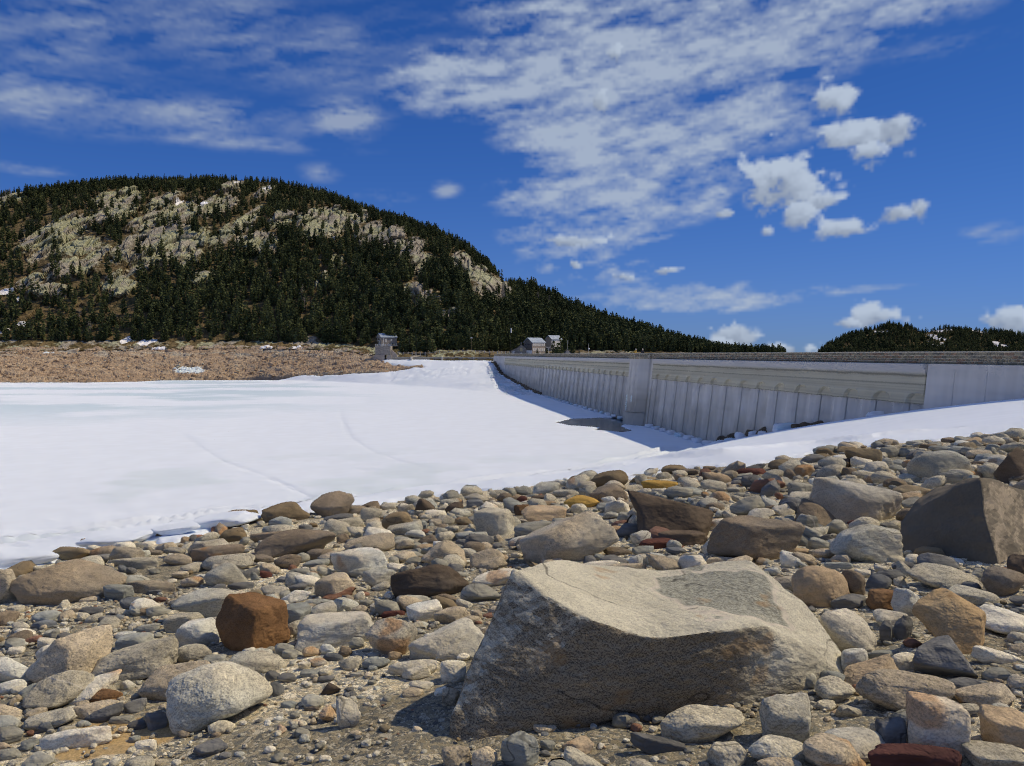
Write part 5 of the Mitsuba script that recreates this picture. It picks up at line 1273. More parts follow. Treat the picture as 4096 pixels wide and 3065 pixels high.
s s 7187 2 -1.377 4.876 10.321 0.071 0.051 0.029 65 0|flat_stone|small greenish grey flat stone to the left of the long white block
w r 5376 2 1.058 6.684 10.409 0.067 0.052 0.084 236 0|stone|small whitish rounded stone to the right of the ridged tan boulder
g s 5041 2 -3.423 5.857 10.109 0.084 0.060 0.025 264 0|flat_stone|small grey flat stone behind the tan pyramid stone
l r 1003 2 -5.555 10.314 9.698 0.147 0.070 0.075 92 0|stone|khaki rounded stone to the left of the split khaki boulder
d r 1261 2 2.927 5.905 10.588 0.112 0.045 0.040 116 6|stone|slate grey rounded stone to the left of the rust topped stone
s s 7088 2 -1.865 4.898 10.284 0.069 0.053 0.020 2 0|flat_stone|small greenish grey flat stone to the right of the rounded beige boulder
m s 5345 2 3.955 12.994 10.248 0.259 0.090 0.072 332 5|boulder|big maroon flat stone behind the square brown boulder
b s 7204 2 -0.517 4.043 10.438 0.056 0.043 0.017 103 0|flat_stone|small tan flat stone in front of the cream boulder
b r 3107 2 -0.526 11.655 10.055 0.193 0.098 0.076 139 0|stone|second tan rounded stone behind the white topped block
d r 1076 2 -1.887 3.911 10.330 0.052 0.036 0.023 79 0|stone|small slate grey rounded stone in front of the little rust stone
N s 7354 2 0.437 11.378 10.098 0.202 0.136 0.060 343 5|flat_stone|dark brown flat stone to the left of the orange yellow stone
s s 5025 2 -3.779 6.997 10.044 0.098 0.073 0.027 340 0|flat_stone|small greenish grey flat stone to the right of the broad tan boulder by the snow
n s 1153 2 -2.567 8.043 10.090 0.128 0.091 0.044 313 0|flat_stone|brown flat stone to the left of the long brown boulder
g r 3291 2 9.246 15.113 10.528 0.246 0.118 0.103 121 0|boulder|big grey rounded stone behind the dark slanting rock
d s 5324 2 3.685 7.693 10.502 0.106 0.093 0.040 17 0|flat_stone|slate grey flat stone behind the half shaded boulder
w s 3173 2 -0.995 5.897 10.291 0.083 0.047 0.031 95 5|flat_stone|small whitish flat stone to the left of the maroon plank stone
d a 5213 2 -1.276 4.212 10.384 0.042 0.028 0.045 356 15|stone|closest small slate grey angular stone to the right of the speckled grey boulder
N r 3106 2 -0.784 10.698 10.093 0.131 0.088 0.093 162 0|stone|dark brown rounded stone to the left of the white topped block
s s 5373 2 1.223 7.293 10.362 0.107 0.068 0.044 358 0|flat_stone|greenish grey flat stone in front of the layered brown boulder
s k 5285 2 6.915 14.398 10.393 0.177 0.139 0.114 204 0|stone|greenish grey blocky stone to the left of the grey wedge boulder
r s 1274 2 2.221 4.314 10.598 0.050 0.038 0.023 193 -10|flat_stone|small rust red flat stone to the left of the slate wedge
w s 5091 2 -3.318 5.549 10.142 0.075 0.045 0.036 193 0|flat_stone|small whitish flat stone to the left of the tan pyramid stone
s s 7265 2 2.557 6.120 10.541 0.121 0.027 0.034 75 0|flat_stone|greenish grey flat stone behind the pale orange boulder
d a 3031 2 -3.424 6.386 10.095 0.129 0.049 0.036 35 0|stone|slate grey angular stone in front of the broad tan boulder by the snow
s s 1156 2 -1.996 7.399 10.133 0.117 0.068 0.038 268 0|flat_stone|second greenish grey flat stone in front of the long brown boulder
s s 7219 2 -0.981 3.607 10.438 0.039 0.032 0.017 78 -10|flat_stone|small greenish grey flat stone to the left of the white spike
g s 3136 2 -0.577 8.849 10.150 0.139 0.092 0.044 178 6|flat_stone|grey flat stone to the left of the white topped block
d s 7047 2 -2.423 6.956 10.133 0.121 0.060 0.034 335 0|flat_stone|slate grey flat stone behind the rusty block
g s 7353 2 0.805 11.768 10.111 0.212 0.114 0.066 58 5|flat_stone|grey flat stone to the left of the orange yellow stone
n k 1301 2 4.938 11.540 10.428 0.136 0.077 0.114 307 0|stone|brown blocky stone behind the pale wedge boulder
s r 1145 2 -1.400 7.187 10.193 0.103 0.054 0.048 62 0|stone|greenish grey rounded stone in front of the white cracked block
b r 5013 2 -3.718 8.644 10.011 0.109 0.072 0.059 267 0|stone|closest tan rounded stone to the right of the split khaki boulder
d s 5279 2 5.402 14.106 10.316 0.214 0.177 0.068 109 8|flat_stone|slate grey flat stone behind the pale wedge boulder
s s 3358 2 1.269 10.252 10.202 0.176 0.087 0.052 177 -5|flat_stone|greenish grey flat stone to the right of the orange yellow stone
l s 7321 2 6.616 10.939 10.542 0.199 0.090 0.056 151 -8|flat_stone|khaki flat stone to the left of the dark slanting rock
o r 7132 2 -0.881 8.177 10.165 0.119 0.063 0.053 166 0|stone|ochre rounded stone behind the chocolate boulder
g r 1150 2 -1.109 6.584 10.239 0.084 0.059 0.037 217 15|stone|small grey rounded stone behind the maroon plank stone
m r 5323 2 3.520 7.910 10.486 0.132 0.074 0.046 71 0|stone|maroon rounded stone behind the half shaded boulder
o r 1186 2 -1.251 4.853 10.340 0.059 0.046 0.038 103 0|stone|small ochre rounded stone in front of the long white block
d a 7212 2 -1.274 4.416 10.358 0.062 0.033 0.026 58 0|stone|second small slate grey angular stone to the right of the speckled grey boulder
d s 5036 2 -4.066 6.932 10.026 0.106 0.077 0.031 53 6|flat_stone|slate grey flat stone in front of the broad tan boulder by the snow
d r 5190 2 -1.083 4.710 10.362 0.064 0.031 0.029 12 -5|stone|small slate grey rounded stone in front of the long white block
g r 1120 2 -0.844 9.892 10.102 0.137 0.082 0.075 215 0|stone|closest grey rounded stone to the left of the white topped block
n a 5191 2 -1.029 4.793 10.368 0.048 0.040 0.036 250 0|stone|small brown angular stone in front of the long white block
s a 1221 2 -0.978 4.924 10.369 0.057 0.041 0.041 121 0|stone|small greenish grey angular stone to the right of the long white block
s r 3298 2 5.850 12.059 10.436 0.190 0.101 0.077 35 0|stone|greenish grey rounded stone to the left of the grey wedge boulder
l a 1276 2 6.689 15.648 10.277 0.249 0.111 0.094 55 0|boulder|big khaki angular stone behind the pale wedge boulder
b a 1130 2 -1.143 8.343 10.161 0.109 0.070 0.066 144 0|stone|tan angular stone to the right of the white cracked block
w s 1349 2 2.177 11.275 10.217 0.218 0.100 0.061 325 0|flat_stone|whitish flat stone in front of the bright yellow stone
b r 1380 2 0.362 7.141 10.300 0.100 0.060 0.041 99 0|stone|tan rounded stone in front of the ridged tan boulder
s s 3386 2 1.335 9.174 10.281 0.108 0.058 0.072 159 -10|flat_stone|greenish grey flat stone to the left of the layered brown boulder
w r 1039 2 -3.830 6.077 10.084 0.072 0.046 0.035 173 0|stone|small whitish rounded stone to the left of the tan pyramid stone
d s 1211 2 -1.374 4.463 10.350 0.049 0.035 0.034 44 12|flat_stone|small slate grey flat stone to the right of the speckled grey boulder
g a 5033 2 -3.173 6.328 10.109 0.095 0.046 0.030 345 0|stone|small grey angular stone behind the long pale grey block
w r 3185 2 -1.148 4.873 10.349 0.058 0.040 0.037 146 0|stone|small whitish rounded stone in front of the long white block
d a 7034 2 -3.164 6.100 10.123 0.095 0.043 0.033 116 0|stone|small slate grey angular stone behind the long pale grey block
d s 3009 2 -4.550 8.667 9.928 0.098 0.062 0.055 273 0|flat_stone|small slate grey flat stone in front of the split khaki boulder
w r 1166 2 -1.075 7.266 10.217 0.102 0.058 0.043 234 0|stone|closest whitish rounded stone to the right of the white cracked block
o s 3361 2 0.429 10.866 10.124 0.189 0.074 0.053 95 0|flat_stone|ochre flat stone to the left of the orange yellow stone
d r 5070 2 -2.368 3.928 10.310 0.045 0.025 0.027 146 0|stone|small slate grey rounded stone to the left of the long white slab
g r 3263 2 2.723 5.492 10.596 0.054 0.036 0.044 205 0|stone|small grey rounded stone to the left of the rust topped stone
l r 3275 2 6.101 15.202 10.291 0.252 0.091 0.106 302 0|boulder|big khaki rounded stone behind the pale wedge boulder
d s 5162 2 -1.859 6.758 10.177 0.085 0.051 0.033 3 8|flat_stone|small slate grey flat stone in front of the long brown boulder
R a 3363 2 0.131 10.234 10.155 0.115 0.070 0.083 215 0|stone|rusty brown angular stone to the right of the white topped block
s r 1155 2 -2.132 7.928 10.133 0.099 0.064 0.058 289 0|stone|small greenish grey rounded stone in front of the long brown boulder
g r 3109 2 -0.180 12.100 10.036 0.174 0.090 0.075 348 0|stone|grey rounded stone behind the white topped block
b r 7192 2 -1.158 4.665 10.353 0.066 0.038 0.023 297 0|stone|small tan rounded stone in front of the long white block
s k 5225 2 0.152 3.277 10.547 0.035 0.026 0.023 223 0|stone|second small greenish grey blocky stone to the right of the cream boulder
g r 3359 2 0.864 10.146 10.185 0.112 0.072 0.080 96 0|stone|grey rounded stone in front of the orange yellow stone
w s 1085 2 -2.232 4.511 10.283 0.041 0.033 0.030 257 0|flat_stone|small whitish flat stone to the right of the little rust stone
n s 7320 2 6.335 10.753 10.534 0.115 0.108 0.061 187 0|flat_stone|brown flat stone to the right of the grey wedge boulder
w r 7123 2 -1.084 8.942 10.142 0.142 0.068 0.058 351 8|stone|second whitish rounded stone to the right of the white cracked block
b k 5102 2 -1.489 11.011 10.025 0.132 0.106 0.077 34 0|stone|tan blocky stone to the right of the peaked brown boulder
w s 1054 2 -2.803 5.655 10.163 0.068 0.053 0.019 173 0|flat_stone|small whitish flat stone behind the long pale grey block
m s 7181 2 -0.864 5.661 10.314 0.092 0.020 0.026 179 5|flat_stone|thin maroon stone lying like a plank between pale stones
o r 1083 2 -2.466 3.751 10.300 0.044 0.023 0.017 293 0|stone|small ochre rounded stone to the left of the long white slab
w s 7205 2 -0.356 4.012 10.457 0.050 0.036 0.017 276 8|flat_stone|small whitish flat stone to the right of the cream boulder
g k 1303 2 4.540 11.205 10.392 0.160 0.098 0.078 49 0|stone|grey blocky stone behind the pale wedge boulder
b r 1116 2 -1.743 9.746 10.085 0.108 0.086 0.064 213 0|stone|tan rounded stone to the right of the peaked brown boulder
d s 7374 2 1.507 7.178 10.395 0.099 0.068 0.028 130 0|flat_stone|small slate grey flat stone in front of the layered brown boulder
w r 1304 2 4.278 11.037 10.382 0.115 0.073 0.088 333 0|stone|whitish rounded stone to the left of the pale wedge boulder
s r 1332 2 0.209 12.298 10.055 0.161 0.088 0.081 235 0|stone|greenish grey rounded stone behind the white topped block
s s 3209 2 -1.169 4.493 10.359 0.057 0.039 0.016 8 0|flat_stone|small greenish grey flat stone behind the white spike
s s 3289 2 8.096 14.811 10.418 0.209 0.153 0.060 281 0|flat_stone|greenish grey flat stone behind the grey wedge boulder
o r 7290 2 9.069 15.428 10.491 0.182 0.111 0.089 192 0|stone|ochre rounded stone to the right of the grey wedge boulder
b r 7113 2 -0.277 10.896 10.086 0.148 0.072 0.066 172 0|stone|closest tan rounded stone behind the white topped block
g r 7146 2 -1.753 7.306 10.164 0.066 0.045 0.062 263 0|stone|small grey rounded stone to the left of the white cracked block
b s 3035 2 -3.689 6.817 10.057 0.090 0.043 0.025 253 6|flat_stone|small tan flat stone in front of the broad tan boulder by the snow
w r 3092 2 -3.366 5.826 10.120 0.064 0.046 0.031 39 0|stone|small whitish rounded stone behind the tan pyramid stone
g r 5300 2 5.647 12.455 10.389 0.211 0.069 0.059 53 0||
w s 5264 2 2.629 5.852 10.559 0.068 0.047 0.031 347 -10||
n s 5383 2 2.480 9.582 10.329 0.118 0.067 0.055 308 0||
b r 7343 2 3.552 12.758 10.227 0.131 0.100 0.093 305 0||
s k 3087 2 -2.082 4.939 10.277 0.050 0.035 0.037 324 0||
g s 7105 2 -0.923 11.503 10.025 0.153 0.094 0.052 94 0||
d a 5344 2 4.207 13.523 10.252 0.191 0.076 0.058 355 10||
l r 7121 2 -0.606 9.781 10.114 0.122 0.067 0.059 290 0||
s s 1214 2 -1.149 4.010 10.392 0.046 0.032 0.013 145 0||
l s 7336 2 2.182 13.085 10.104 0.243 0.136 0.043 255 0||
n a 1127 2 -1.916 8.880 10.104 0.087 0.066 0.066 204 0||
b a 3174 2 -1.153 5.897 10.274 0.068 0.040 0.032 101 0||
r s 3328 2 3.814 11.303 10.320 0.116 0.095 0.065 104 0||
s s 1272 2 1.986 4.171 10.589 0.089 0.020 0.025 322 0||
b s 7020 2 -3.235 7.614 10.047 0.075 0.055 0.035 266 0||
w s 1093 2 -3.470 5.443 10.130 0.062 0.043 0.019 276 0||
l a 7001 2 -4.448 10.039 9.868 0.147 0.077 0.049 266 0||
g r 1322 2 6.448 10.333 10.572 0.129 0.068 0.052 287 0||
d r 5311 2 2.827 7.048 10.526 0.058 0.035 0.060 300 0||
b r 1065 2 -2.350 4.231 10.291 0.046 0.028 0.020 73 0||
n r 7283 2 4.318 12.192 10.321 0.105 0.079 0.093 299 0||
d r 3134 2 -0.522 8.369 10.179 0.097 0.051 0.047 298 0||
w a 7357 2 1.297 10.600 10.217 0.118 0.077 0.074 296 -10||
d k 3108 2 -0.536 11.232 10.056 0.125 0.067 0.061 98 0||
d s 1027 2 -3.227 7.013 10.067 0.094 0.056 0.028 203 6||
n r 3110 2 -0.105 11.612 10.073 0.125 0.093 0.080 42 0||
g s 3385 2 1.228 9.654 10.213 0.121 0.084 0.041 227 0||
o r 5196 2 -0.703 4.662 10.393 0.045 0.033 0.031 302 0||
w r 1201 2 -0.402 4.561 10.421 0.050 0.026 0.024 71 0||
s r 7138 2 -0.807 9.033 10.148 0.094 0.069 0.053 73 0||
o s 3325 2 2.511 6.785 10.488 0.080 0.054 0.028 179 0||
b r 1284 2 5.832 14.146 10.331 0.177 0.083 0.058 98 8||
g r 1149 2 -1.281 6.547 10.227 0.070 0.037 0.034 294 0||
w r 5350 2 1.934 11.381 10.194 0.130 0.065 0.068 66 0||
g r 3100 2 -1.795 11.386 9.984 0.131 0.072 0.065 128 0||
b k 7183 2 -0.243 5.390 10.393 0.041 0.033 0.038 213 0||
g r 5371 2 1.179 8.930 10.266 0.105 0.052 0.051 325 0||
w s 7037 2 -4.253 6.684 10.026 0.072 0.038 0.020 169 0||
g r 7338 2 2.567 13.385 10.124 0.152 0.069 0.074 219 0||
w a 1193 2 -1.233 4.612 10.351 0.039 0.027 0.027 167 0||
s s 1346 2 3.776 12.743 10.218 0.150 0.090 0.044 169 8||
n r 7360 2 1.472 10.334 10.224 0.093 0.070 0.060 2 0||
w r 5202 2 -0.283 4.534 10.434 0.039 0.030 0.023 356 0||
g s 1348 2 3.171 11.132 10.273 0.129 0.081 0.047 321 0||
d s 5208 2 -1.044 4.371 10.377 0.047 0.029 0.013 266 0||
n s 5012 2 -4.027 8.795 9.966 0.099 0.057 0.028 92 0||
s r 1381 2 0.805 7.177 10.336 0.073 0.040 0.037 222 0||
g r 7296 2 6.128 12.792 10.432 0.094 0.066 0.092 168 8||
n s 3287 2 9.047 16.238 10.422 0.180 0.151 0.056 219 6||
d s 7163 2 -2.087 7.165 10.132 0.075 0.050 0.021 248 0||
d s 5046 2 -2.620 6.980 10.115 0.062 0.045 0.027 72 6||
b r 1122 2 -0.965 9.836 10.085 0.093 0.073 0.047 167 0||
n r 3333 2 -0.100 11.693 10.066 0.111 0.068 0.067 61 0||
n r 3079 2 -1.590 3.751 10.366 0.031 0.023 0.018 189 0||
s r 1297 2 6.379 12.936 10.414 0.144 0.071 0.055 223 0||
w a 7218 2 -1.094 3.673 10.428 0.027 0.019 0.021 140 0||
d a 7021 2 -3.960 7.958 10.012 0.058 0.044 0.051 17 0||
s s 5172 2 -1.133 6.072 10.262 0.054 0.039 0.026 147 0||
n s 1005 2 -7.187 11.611 9.255 0.141 0.091 0.039 103 0||
n s 3288 2 8.168 15.405 10.393 0.197 0.048 0.055 254 0||
n s 1340 2 3.147 13.827 10.128 0.145 0.112 0.051 99 0||
s r 5167 2 -2.383 7.248 10.135 0.047 0.035 0.053 72 0||
o k 7164 2 -1.822 7.079 10.153 0.056 0.044 0.034 179 0||
m r 1157 2 -2.325 7.377 10.122 0.061 0.046 0.036 304 0||
n r 1299 2 6.307 12.529 10.445 0.082 0.061 0.074 348 0||
g s 1286 2 8.286 16.198 10.378 0.154 0.097 0.051 16 8||
w a 5177 2 -0.990 6.262 10.260 0.037 0.026 0.041 84 0||
d r 7011 2 -4.064 9.165 9.944 0.078 0.046 0.036 185 0||
r s 3176 2 -1.225 6.401 10.228 0.059 0.043 0.019 228 0||
g s 7210 2 -1.077 4.479 10.369 0.032 0.024 0.017 86 0||
g r 1042 2 -2.729 6.794 10.114 0.065 0.032 0.026 134 0||
r s 3028 2 -3.039 6.724 10.088 0.072 0.024 0.020 87 0||
o r 1355 2 0.087 11.669 10.065 0.097 0.049 0.051 82 0||
o r 7071 2 -2.352 4.074 10.298 0.031 0.019 0.014 9 0||
g r 1112 2 -0.969 11.018 10.032 0.091 0.049 0.044 194 0||
b s 1049 2 -3.627 6.509 10.065 0.074 0.016 0.021 280 0||
d a 7022 2 -3.562 7.528 10.038 0.059 0.040 0.032 8 0||
g r 3119 2 -1.131 10.260 10.064 0.081 0.038 0.042 292 0||
s r 3197 2 -0.842 4.729 10.371 0.043 0.021 0.013 176 0||
n s 7217 2 -1.016 3.936 10.404 0.040 0.009 0.011 185 0||
m r 1356 2 0.154 11.531 10.067 0.092 0.052 0.052 151 0||
n a 1111 2 -0.285 11.529 10.046 0.079 0.062 0.046 236 0||
r s 5184 2 -0.168 5.406 10.386 0.034 0.021 0.018 2 12||
o r 5010 2 -3.992 9.563 9.934 0.060 0.042 0.042 5 0||
s r 5095 2 -2.526 5.561 10.195 0.040 0.027 0.023 3 0||
r r 3158 2 -2.141 7.619 10.119 0.046 0.035 0.029 335 0||
w s 3220 2 -0.880 4.403 10.385 0.043 0.012 0.012 297 0||
n a 7339 2 3.554 14.192 10.138 0.132 0.065 0.045 189 0||
r s 7029 2 -3.164 6.735 10.076 0.037 0.027 0.021 70 0||
o r 3032 2 -3.406 6.436 10.081 0.042 0.023 0.018 62 0||
w r 5159 2 -1.997 7.568 10.118 0.048 0.026 0.021 6 0||
'''
FOOT = []
small_v, small_f, small_u, small_n = [], [], [], 0
def add_small(v, f, code, rnd):
    global small_n
    small_v.append(v); small_f.append(f + small_n); small_u.append(suv(code, rnd, len(v)))
    small_n += len(v)
for line in TABLE.strip().splitlines():
    head, name, text = line.split('|')
    q = head.split()
    code, sh, seed, sub = q[0], q[1], int(q[2]), int(q[3])
    x, y, z, a, b, c, yaw, tilt = map(float, q[4:])
    v, f = stone_verts(seed, sh, sub, (a, b, c), yaw, tilt, 0, (x, y, z))
    FOOT.append((x, y, a, b))
    rnd = (seed * .61803) % 1
    if name:
        k = numbered(name)
        scene[k] = mikit.ply((v, f), 'stone_mat', True, uv=suv(code, rnd, len(v)))
        labels[k] = {'label': text, 'category': 'boulder' if 'boulder' in name else 'stone'}
    else:
        add_small(v, f, code, rnd)

# the largest boulder: the hull of measured corners, its top worn to a sloping, dished surface
def refined(points, step, top=None, seed=0, amp=(.022, .007), ripple=0.0):
    h = manifold3d.Manifold.hull_points(np.array(points, np.float32)).refine_to_length(step)
    m = h.to_mesh()
    m = trimesh.Trimesh(np.array(m.vert_properties[:, :3], float), np.array(m.tri_verts), process=True)
    trimesh.smoothing.filter_taubin(m, iterations=3)
    v = np.array(m.vertices)
    if top is not None:
        P = np.array(top, float)
        r = RBFInterpolator(P[:, :2], P[:, 2], kernel='thin_plate_spline', smoothing=.0005)
        zt = r(v[:, :2])
        v[:, 2] = np.where(v[:, 2] > zt, zt, v[:, 2])
        m.vertices = v
        trimesh.smoothing.filter_taubin(m, iterations=1)
        v = np.array(m.vertices)
    n = np.array(m.vertex_normals)
    d = amp[0] * fb(v * 4.5 + seed, 4, seed) + amp[1] * fb(v * 24 + seed, 3, seed + 1)
    if ripple:
        d = d + ripple * fb(np.stack([v[:, 0] * 2.5, v[:, 1] * 2.5, v[:, 2] * 16], -1), 3, seed + 2) * sstep(.5, .1, n[:, 2])
    return v + n * d[:, None], np.array(m.faces)
BIG_HULL = [[0.015, 3.78, 11.152], [0.164, 3.6, 11.085], [0.35, 3.5, 11.014], [0.62, 3.5, 10.931], [0.916, 3.56, 10.936], [1.195, 3.68, 10.917], [1.362, 3.85, 10.82], [0.005, 3.95, 11.116], [0.288, 4.45, 11.035], [0.43, 4.6, 10.973], [0.724, 4.6, 10.926], [0.921, 4.7, 10.877], [1.109, 4.8, 10.88], [1.336, 4.9, 10.909], [1.477, 4.85, 10.922], [1.506, 4.65, 10.91], [1.609, 4.3, 10.834], [0.457, 4.05, 10.979], [0.711, 4.02, 10.909], [1.079, 4.2, 10.893], [1.365, 4.25, 10.891], [0.259, 4.0, 11.045], [1.743, 4.12, 10.637], [-0.278, 3.47, 10.469], [-0.185, 3.42, 10.46], [-0.097, 3.42, 10.466], [0.341, 3.5, 10.477], [0.752, 3.58, 10.502], [1.123, 3.66, 10.512], [1.471, 3.8, 10.522], [1.729, 4.0, 10.545], [-0.28, 3.5, 10.563], [-0.208, 3.6, 10.728], [-0.105, 3.72, 10.873], [0.284, 3.5, 10.758], [0.74, 3.53, 10.768], [1.227, 3.7, 10.748], [1.682, 4.02, 10.609], [-0.278, 3.49, 10.337], [-0.185, 3.44, 10.349], [-0.097, 3.44, 10.358], [0.341, 3.52, 10.373], [0.752, 3.6, 10.388], [1.123, 3.68, 10.413], [1.471, 3.82, 10.419], [1.729, 4.02, 10.417], [-0.02, 4.75, 10.311], [0.5, 4.95, 10.327], [1.0, 5.05, 10.338], [1.5, 5.0, 10.37], [1.75, 4.6, 10.413], [-0.25, 4.3, 10.317]]
BIG_TOP = [[0.015, 3.78, 11.152], [0.164, 3.6, 11.085], [0.35, 3.5, 11.014], [0.62, 3.5, 10.931], [0.916, 3.56, 10.936], [1.195, 3.68, 10.917], [1.362, 3.85, 10.82], [0.005, 3.95, 11.116], [0.288, 4.45, 11.035], [0.43, 4.6, 10.973], [0.724, 4.6, 10.926], [0.921, 4.7, 10.877], [1.109, 4.8, 10.88], [1.336, 4.9, 10.909], [1.477, 4.85, 10.922], [1.506, 4.65, 10.91], [1.609, 4.3, 10.834], [0.457, 4.05, 10.979], [0.711, 4.02, 10.909], [1.079, 4.2, 10.893], [1.365, 4.25, 10.891], [0.259, 4.0, 11.045], [1.743, 4.12, 10.637]]
DARK_HULL = [[3.729, 6.25, 11.225], [3.644, 6.05, 10.98], [3.645, 5.85, 10.621], [3.419, 6.9, 10.742], [3.356, 6.8, 10.588], [3.279, 6.5, 10.481], [3.83, 7.1, 10.992], [3.596, 6.95, 10.91], [3.827, 6.7, 11.096], [5.012, 7.3, 10.845], [4.953, 7.0, 10.383], [4.407, 6.8, 10.993], [4.203, 7.7, 10.882], [5.551, 8.2, 10.692], [3.94, 6.0, 10.565], [3.729, 6.25, 10.396], [3.644, 6.05, 10.406], [3.645, 5.85, 10.423], [3.419, 6.9, 10.321], [3.356, 6.8, 10.326], [3.279, 6.5, 10.343], [3.83, 7.1, 10.333], [3.596, 6.95, 10.325], [3.827, 6.7, 10.372], [5.012, 7.3, 10.413], [4.953, 7.0, 10.425], [4.407, 6.8, 10.401], [4.203, 7.7, 10.327], [5.551, 8.2, 10.401], [3.94, 6.0, 10.431]]
GREEN = (1.141, 4.33, 0.338, 0.47)

def big_col(p, n, uv):
    sp = dss(.30, .64, dn(p.x * 170, p.y * 170, p.z * 170) * .5 + dn(p.x * 380 + 7, p.y * 380, p.z * 380) * .5)
    band = dfbm(p.x * 3, p.y * 3, p.z * 22, 3)
    mot = dfbm(p.x * 4, p.y * 4, p.z * 4, 3)
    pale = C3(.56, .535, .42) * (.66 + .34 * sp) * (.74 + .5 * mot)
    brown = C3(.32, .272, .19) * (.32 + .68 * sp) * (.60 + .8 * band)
    side = dss(.66, .38, n.z + (mot - .5) * .25) * dss(1.55, .9, p.x + (mot - .5) * .9)  # weathered brown front, with part of its shade put into the colour
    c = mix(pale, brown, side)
    ex, ey = (p.x - GREEN[0]) / GREEN[2] + (mot - .5) * .9, (p.y - GREEN[1]) / GREEN[3] + (dfbm(p.x * 7, p.y * 7, 3, 3) - .5) * .9
    g = dss(1.05, .80, dr.square(ex) + dr.square(ey)) * dss(.35, .6, n.z)
    gn = C3(.255, .265, .225) * (.45 + .75 * dss(.4, .6, dn(p.x * 110 + p.y * 60, p.y * 190, p.z * 120)))
    c = mix(c, gn, g * .78)
    rim = dss(.16, .03, dr.abs(dr.square(ex) + dr.square(ey) - 1.05)) * dss(.35, .6, n.z)
    c = mix(c, C3(.56, .50, .42), rim * .5)
    och = dss(.66, .76, dfbm(p.x * 6, p.y * 6 + 9, p.z * 6, 3))
    crk = dss(.012, .003, dr.abs(dfbm(p.x * 1.7 + 4, p.y * 1.7, p.z * 2.4 + 9, 4) - .52)) * dss(.45, .6, mot)
    c = c * (1 - .6 * crk)
    return mix(c, C3(.33, .20, .08), och * .45)
principled('big_boulder_mat', proc(big_col), .9, .2, proc(lambda p, n, uv: dfbm(p.x * 30, p.y * 30, p.z * 42, 3) * .016 + dn(p.x * 140, p.y * 140, p.z * 190) * .003, .002))
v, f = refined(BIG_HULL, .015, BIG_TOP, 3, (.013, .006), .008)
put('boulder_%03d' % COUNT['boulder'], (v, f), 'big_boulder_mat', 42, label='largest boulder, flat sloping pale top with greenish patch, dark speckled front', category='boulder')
COUNT['boulder'] += 1
v, f = refined(DARK_HULL, .024, None, 8, (.035, .005), .0)
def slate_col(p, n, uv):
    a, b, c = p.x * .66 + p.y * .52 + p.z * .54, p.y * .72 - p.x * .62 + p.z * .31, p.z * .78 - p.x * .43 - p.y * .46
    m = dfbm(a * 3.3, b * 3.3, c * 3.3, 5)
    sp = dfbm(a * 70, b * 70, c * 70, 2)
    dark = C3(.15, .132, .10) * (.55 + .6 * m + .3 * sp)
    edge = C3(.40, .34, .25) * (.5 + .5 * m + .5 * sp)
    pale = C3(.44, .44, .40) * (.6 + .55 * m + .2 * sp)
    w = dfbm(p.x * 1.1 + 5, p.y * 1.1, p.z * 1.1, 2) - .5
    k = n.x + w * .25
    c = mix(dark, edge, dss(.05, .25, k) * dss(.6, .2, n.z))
    return mix(c, pale, dss(4.35, 4.85, p.x + w * .5) * dss(.15, .4, k))  # side turned to the sun is paler, sunlit tone put into the colour
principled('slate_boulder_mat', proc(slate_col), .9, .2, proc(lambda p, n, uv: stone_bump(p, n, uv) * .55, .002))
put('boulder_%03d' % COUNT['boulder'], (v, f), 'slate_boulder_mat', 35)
labels['boulder_%03d' % COUNT['boulder']] = {'label': 'huge dark slate boulder with a sharp upright edge and pale sunlit side', 'category': 'boulder'}
COUNT['boulder'] += 1
FOOT += [(.25, 4.2, 1.0, .65), (4.55, 7.0, .95, .9)]

# smaller stones between them, too many to count, and pebbles
rng = np.random.default_rng(44)
FT_ = np.array(FOOT)
LIB = [rock(5000 + i, 'rsakksaa'[i % 8], 1) for i in range(64)]
LIB2 = [rock(5000 + i, 'rsakksaa'[i % 8], 2) for i in range(64)]
PEB = [rock(5200 + i, 'sak'[i % 3], 0 if i < 12 else 1) for i in range(24)]
def scatter(n, smin, smax, power, dens, ymax, ymin=2.2):
    out = []
    Y = np.sqrt(rng.uniform(ymin ** 2, ymax ** 2, n))
    X = Y * rng.uniform(-.95, .98, n)
    S = smin * (1 + (rng.uniform(0, 1, n) ** power) * (smax / smin - 1))
    S = np.minimum(S, .019 * Y)
    bd_ = bound_dist(X, Y)
    d = dens(X, Y)
    k = (bd_ < -.02) & (rng.uniform(0, 1, n) < d)
    X, Y, S = X[k], Y[k], S[k]
    hit = np.zeros(len(X), bool)
    for x, y, a, b in FT_:
        hit |= ((X - x) / (a * .92 + S * .4)) ** 2 + ((Y - y) / (b * .92 + S * .4)) ** 2 < 1
    return X[~hit], Y[~hit], S[~hit]
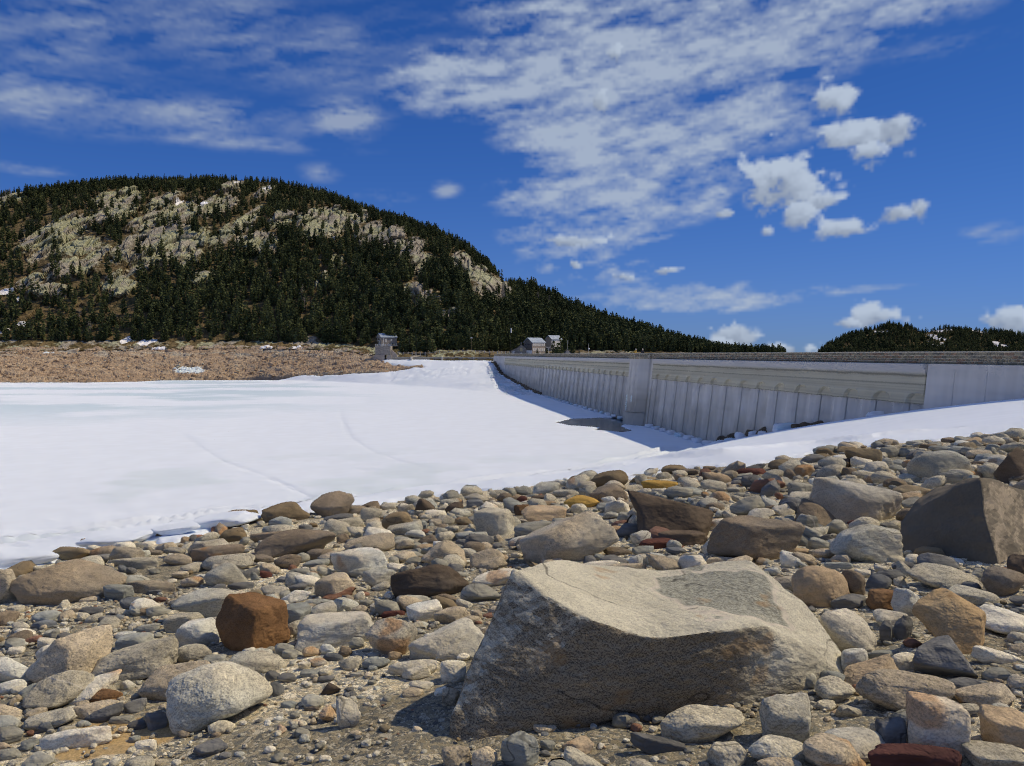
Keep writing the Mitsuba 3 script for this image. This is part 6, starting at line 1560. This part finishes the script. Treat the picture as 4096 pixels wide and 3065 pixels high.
def sandy(X, Y):
    """less stony near the eye, where the coarse sand lies bare"""
    s = 1.1 * np.exp(-(((X + .75) / 1.0) ** 2 + ((Y - 3.6) / .95) ** 2)) + np.exp(-(((X - .9) / .5) ** 2 + ((Y - 3.2) / .25) ** 2)) + .8 * np.exp(-(((X + 2.6) / .9) ** 2 + ((Y - 5.6) / .8) ** 2)) + .6 * np.exp(-(((X - 2.6) / .5) ** 2 + ((Y - 5.6) / .5) ** 2))
    return np.clip(1.0 - 1.05 * s, .03, 1)
CODES = list('sssssssdddgggggggggggwwwwwbbbbbbnlsr')
order = []
for n, s0, s1, pw, ym in ((6000, .055, .22, 1.9, 17.3), (5400, .03, .085, 1.6, 12)):
    X, Y, S = scatter(n, s0, s1, pw, lambda X, Y: np.clip(sandy(X, Y) * (.42 if s0 > .04 else .55) * (1 + .0 * X), 0, 1), ym)
    Z = near_z(X, Y)
    for x, y, z, s in zip(X, Y, Z, S):
        i = int(rng.integers(0, 64))
        v, f = (LIB2 if s / y > .022 else LIB)[i]
        a = rng.uniform(0, 6.283)
        ca, sa = math.cos(a), math.sin(a)
        h = rng.uniform(.35, .75)
        u = v * np.array([s, s * rng.uniform(.6, .95), s * h])
        w_ = np.stack([u[:, 0] * ca - u[:, 1] * sa + x, u[:, 0] * sa + u[:, 1] * ca + y, u[:, 2] + u[:, 0] * rng.uniform(-.3, .3) + z + s * h * .45], 1)
        add_small(w_, f, CODES[int(rng.integers(0, len(CODES)))], rng.uniform())
put('loose_stones', (np.vstack(small_v), np.vstack(small_f)), 'stone_mat', True, uv=np.vstack(small_u), kind='stuff')
PV, PF, PU, pn = [], [], [], 0
X, Y, S = scatter(21000, .006, .028, 2.0, lambda X, Y: np.clip(.5 + .5 * sandy(X, Y), 0, 1), 7.5)
Z = near_z(X, Y)
for x, y, z, s in zip(X, Y, Z, S):
    v, f = PEB[int(rng.integers(0, 12)) + (12 if s / y > .0045 else 0)]
    a = rng.uniform(0, 6.283)
    u = v * np.array([s, s * .8, s * .55])
    PV.append(np.stack([u[:, 0] * math.cos(a) - u[:, 1] * math.sin(a) + x, u[:, 0] * math.sin(a) + u[:, 1] * math.cos(a) + y, u[:, 2] + z + s * .3], 1))
    PF.append(f + pn)
    PU.append(suv(CODES[int(rng.integers(0, len(CODES)))], rng.uniform(), len(v)))
    pn += len(v)
put('pebbles', (np.vstack(PV), np.vstack(PF)), 'stone_mat', True, uv=np.vstack(PU), kind='stuff')
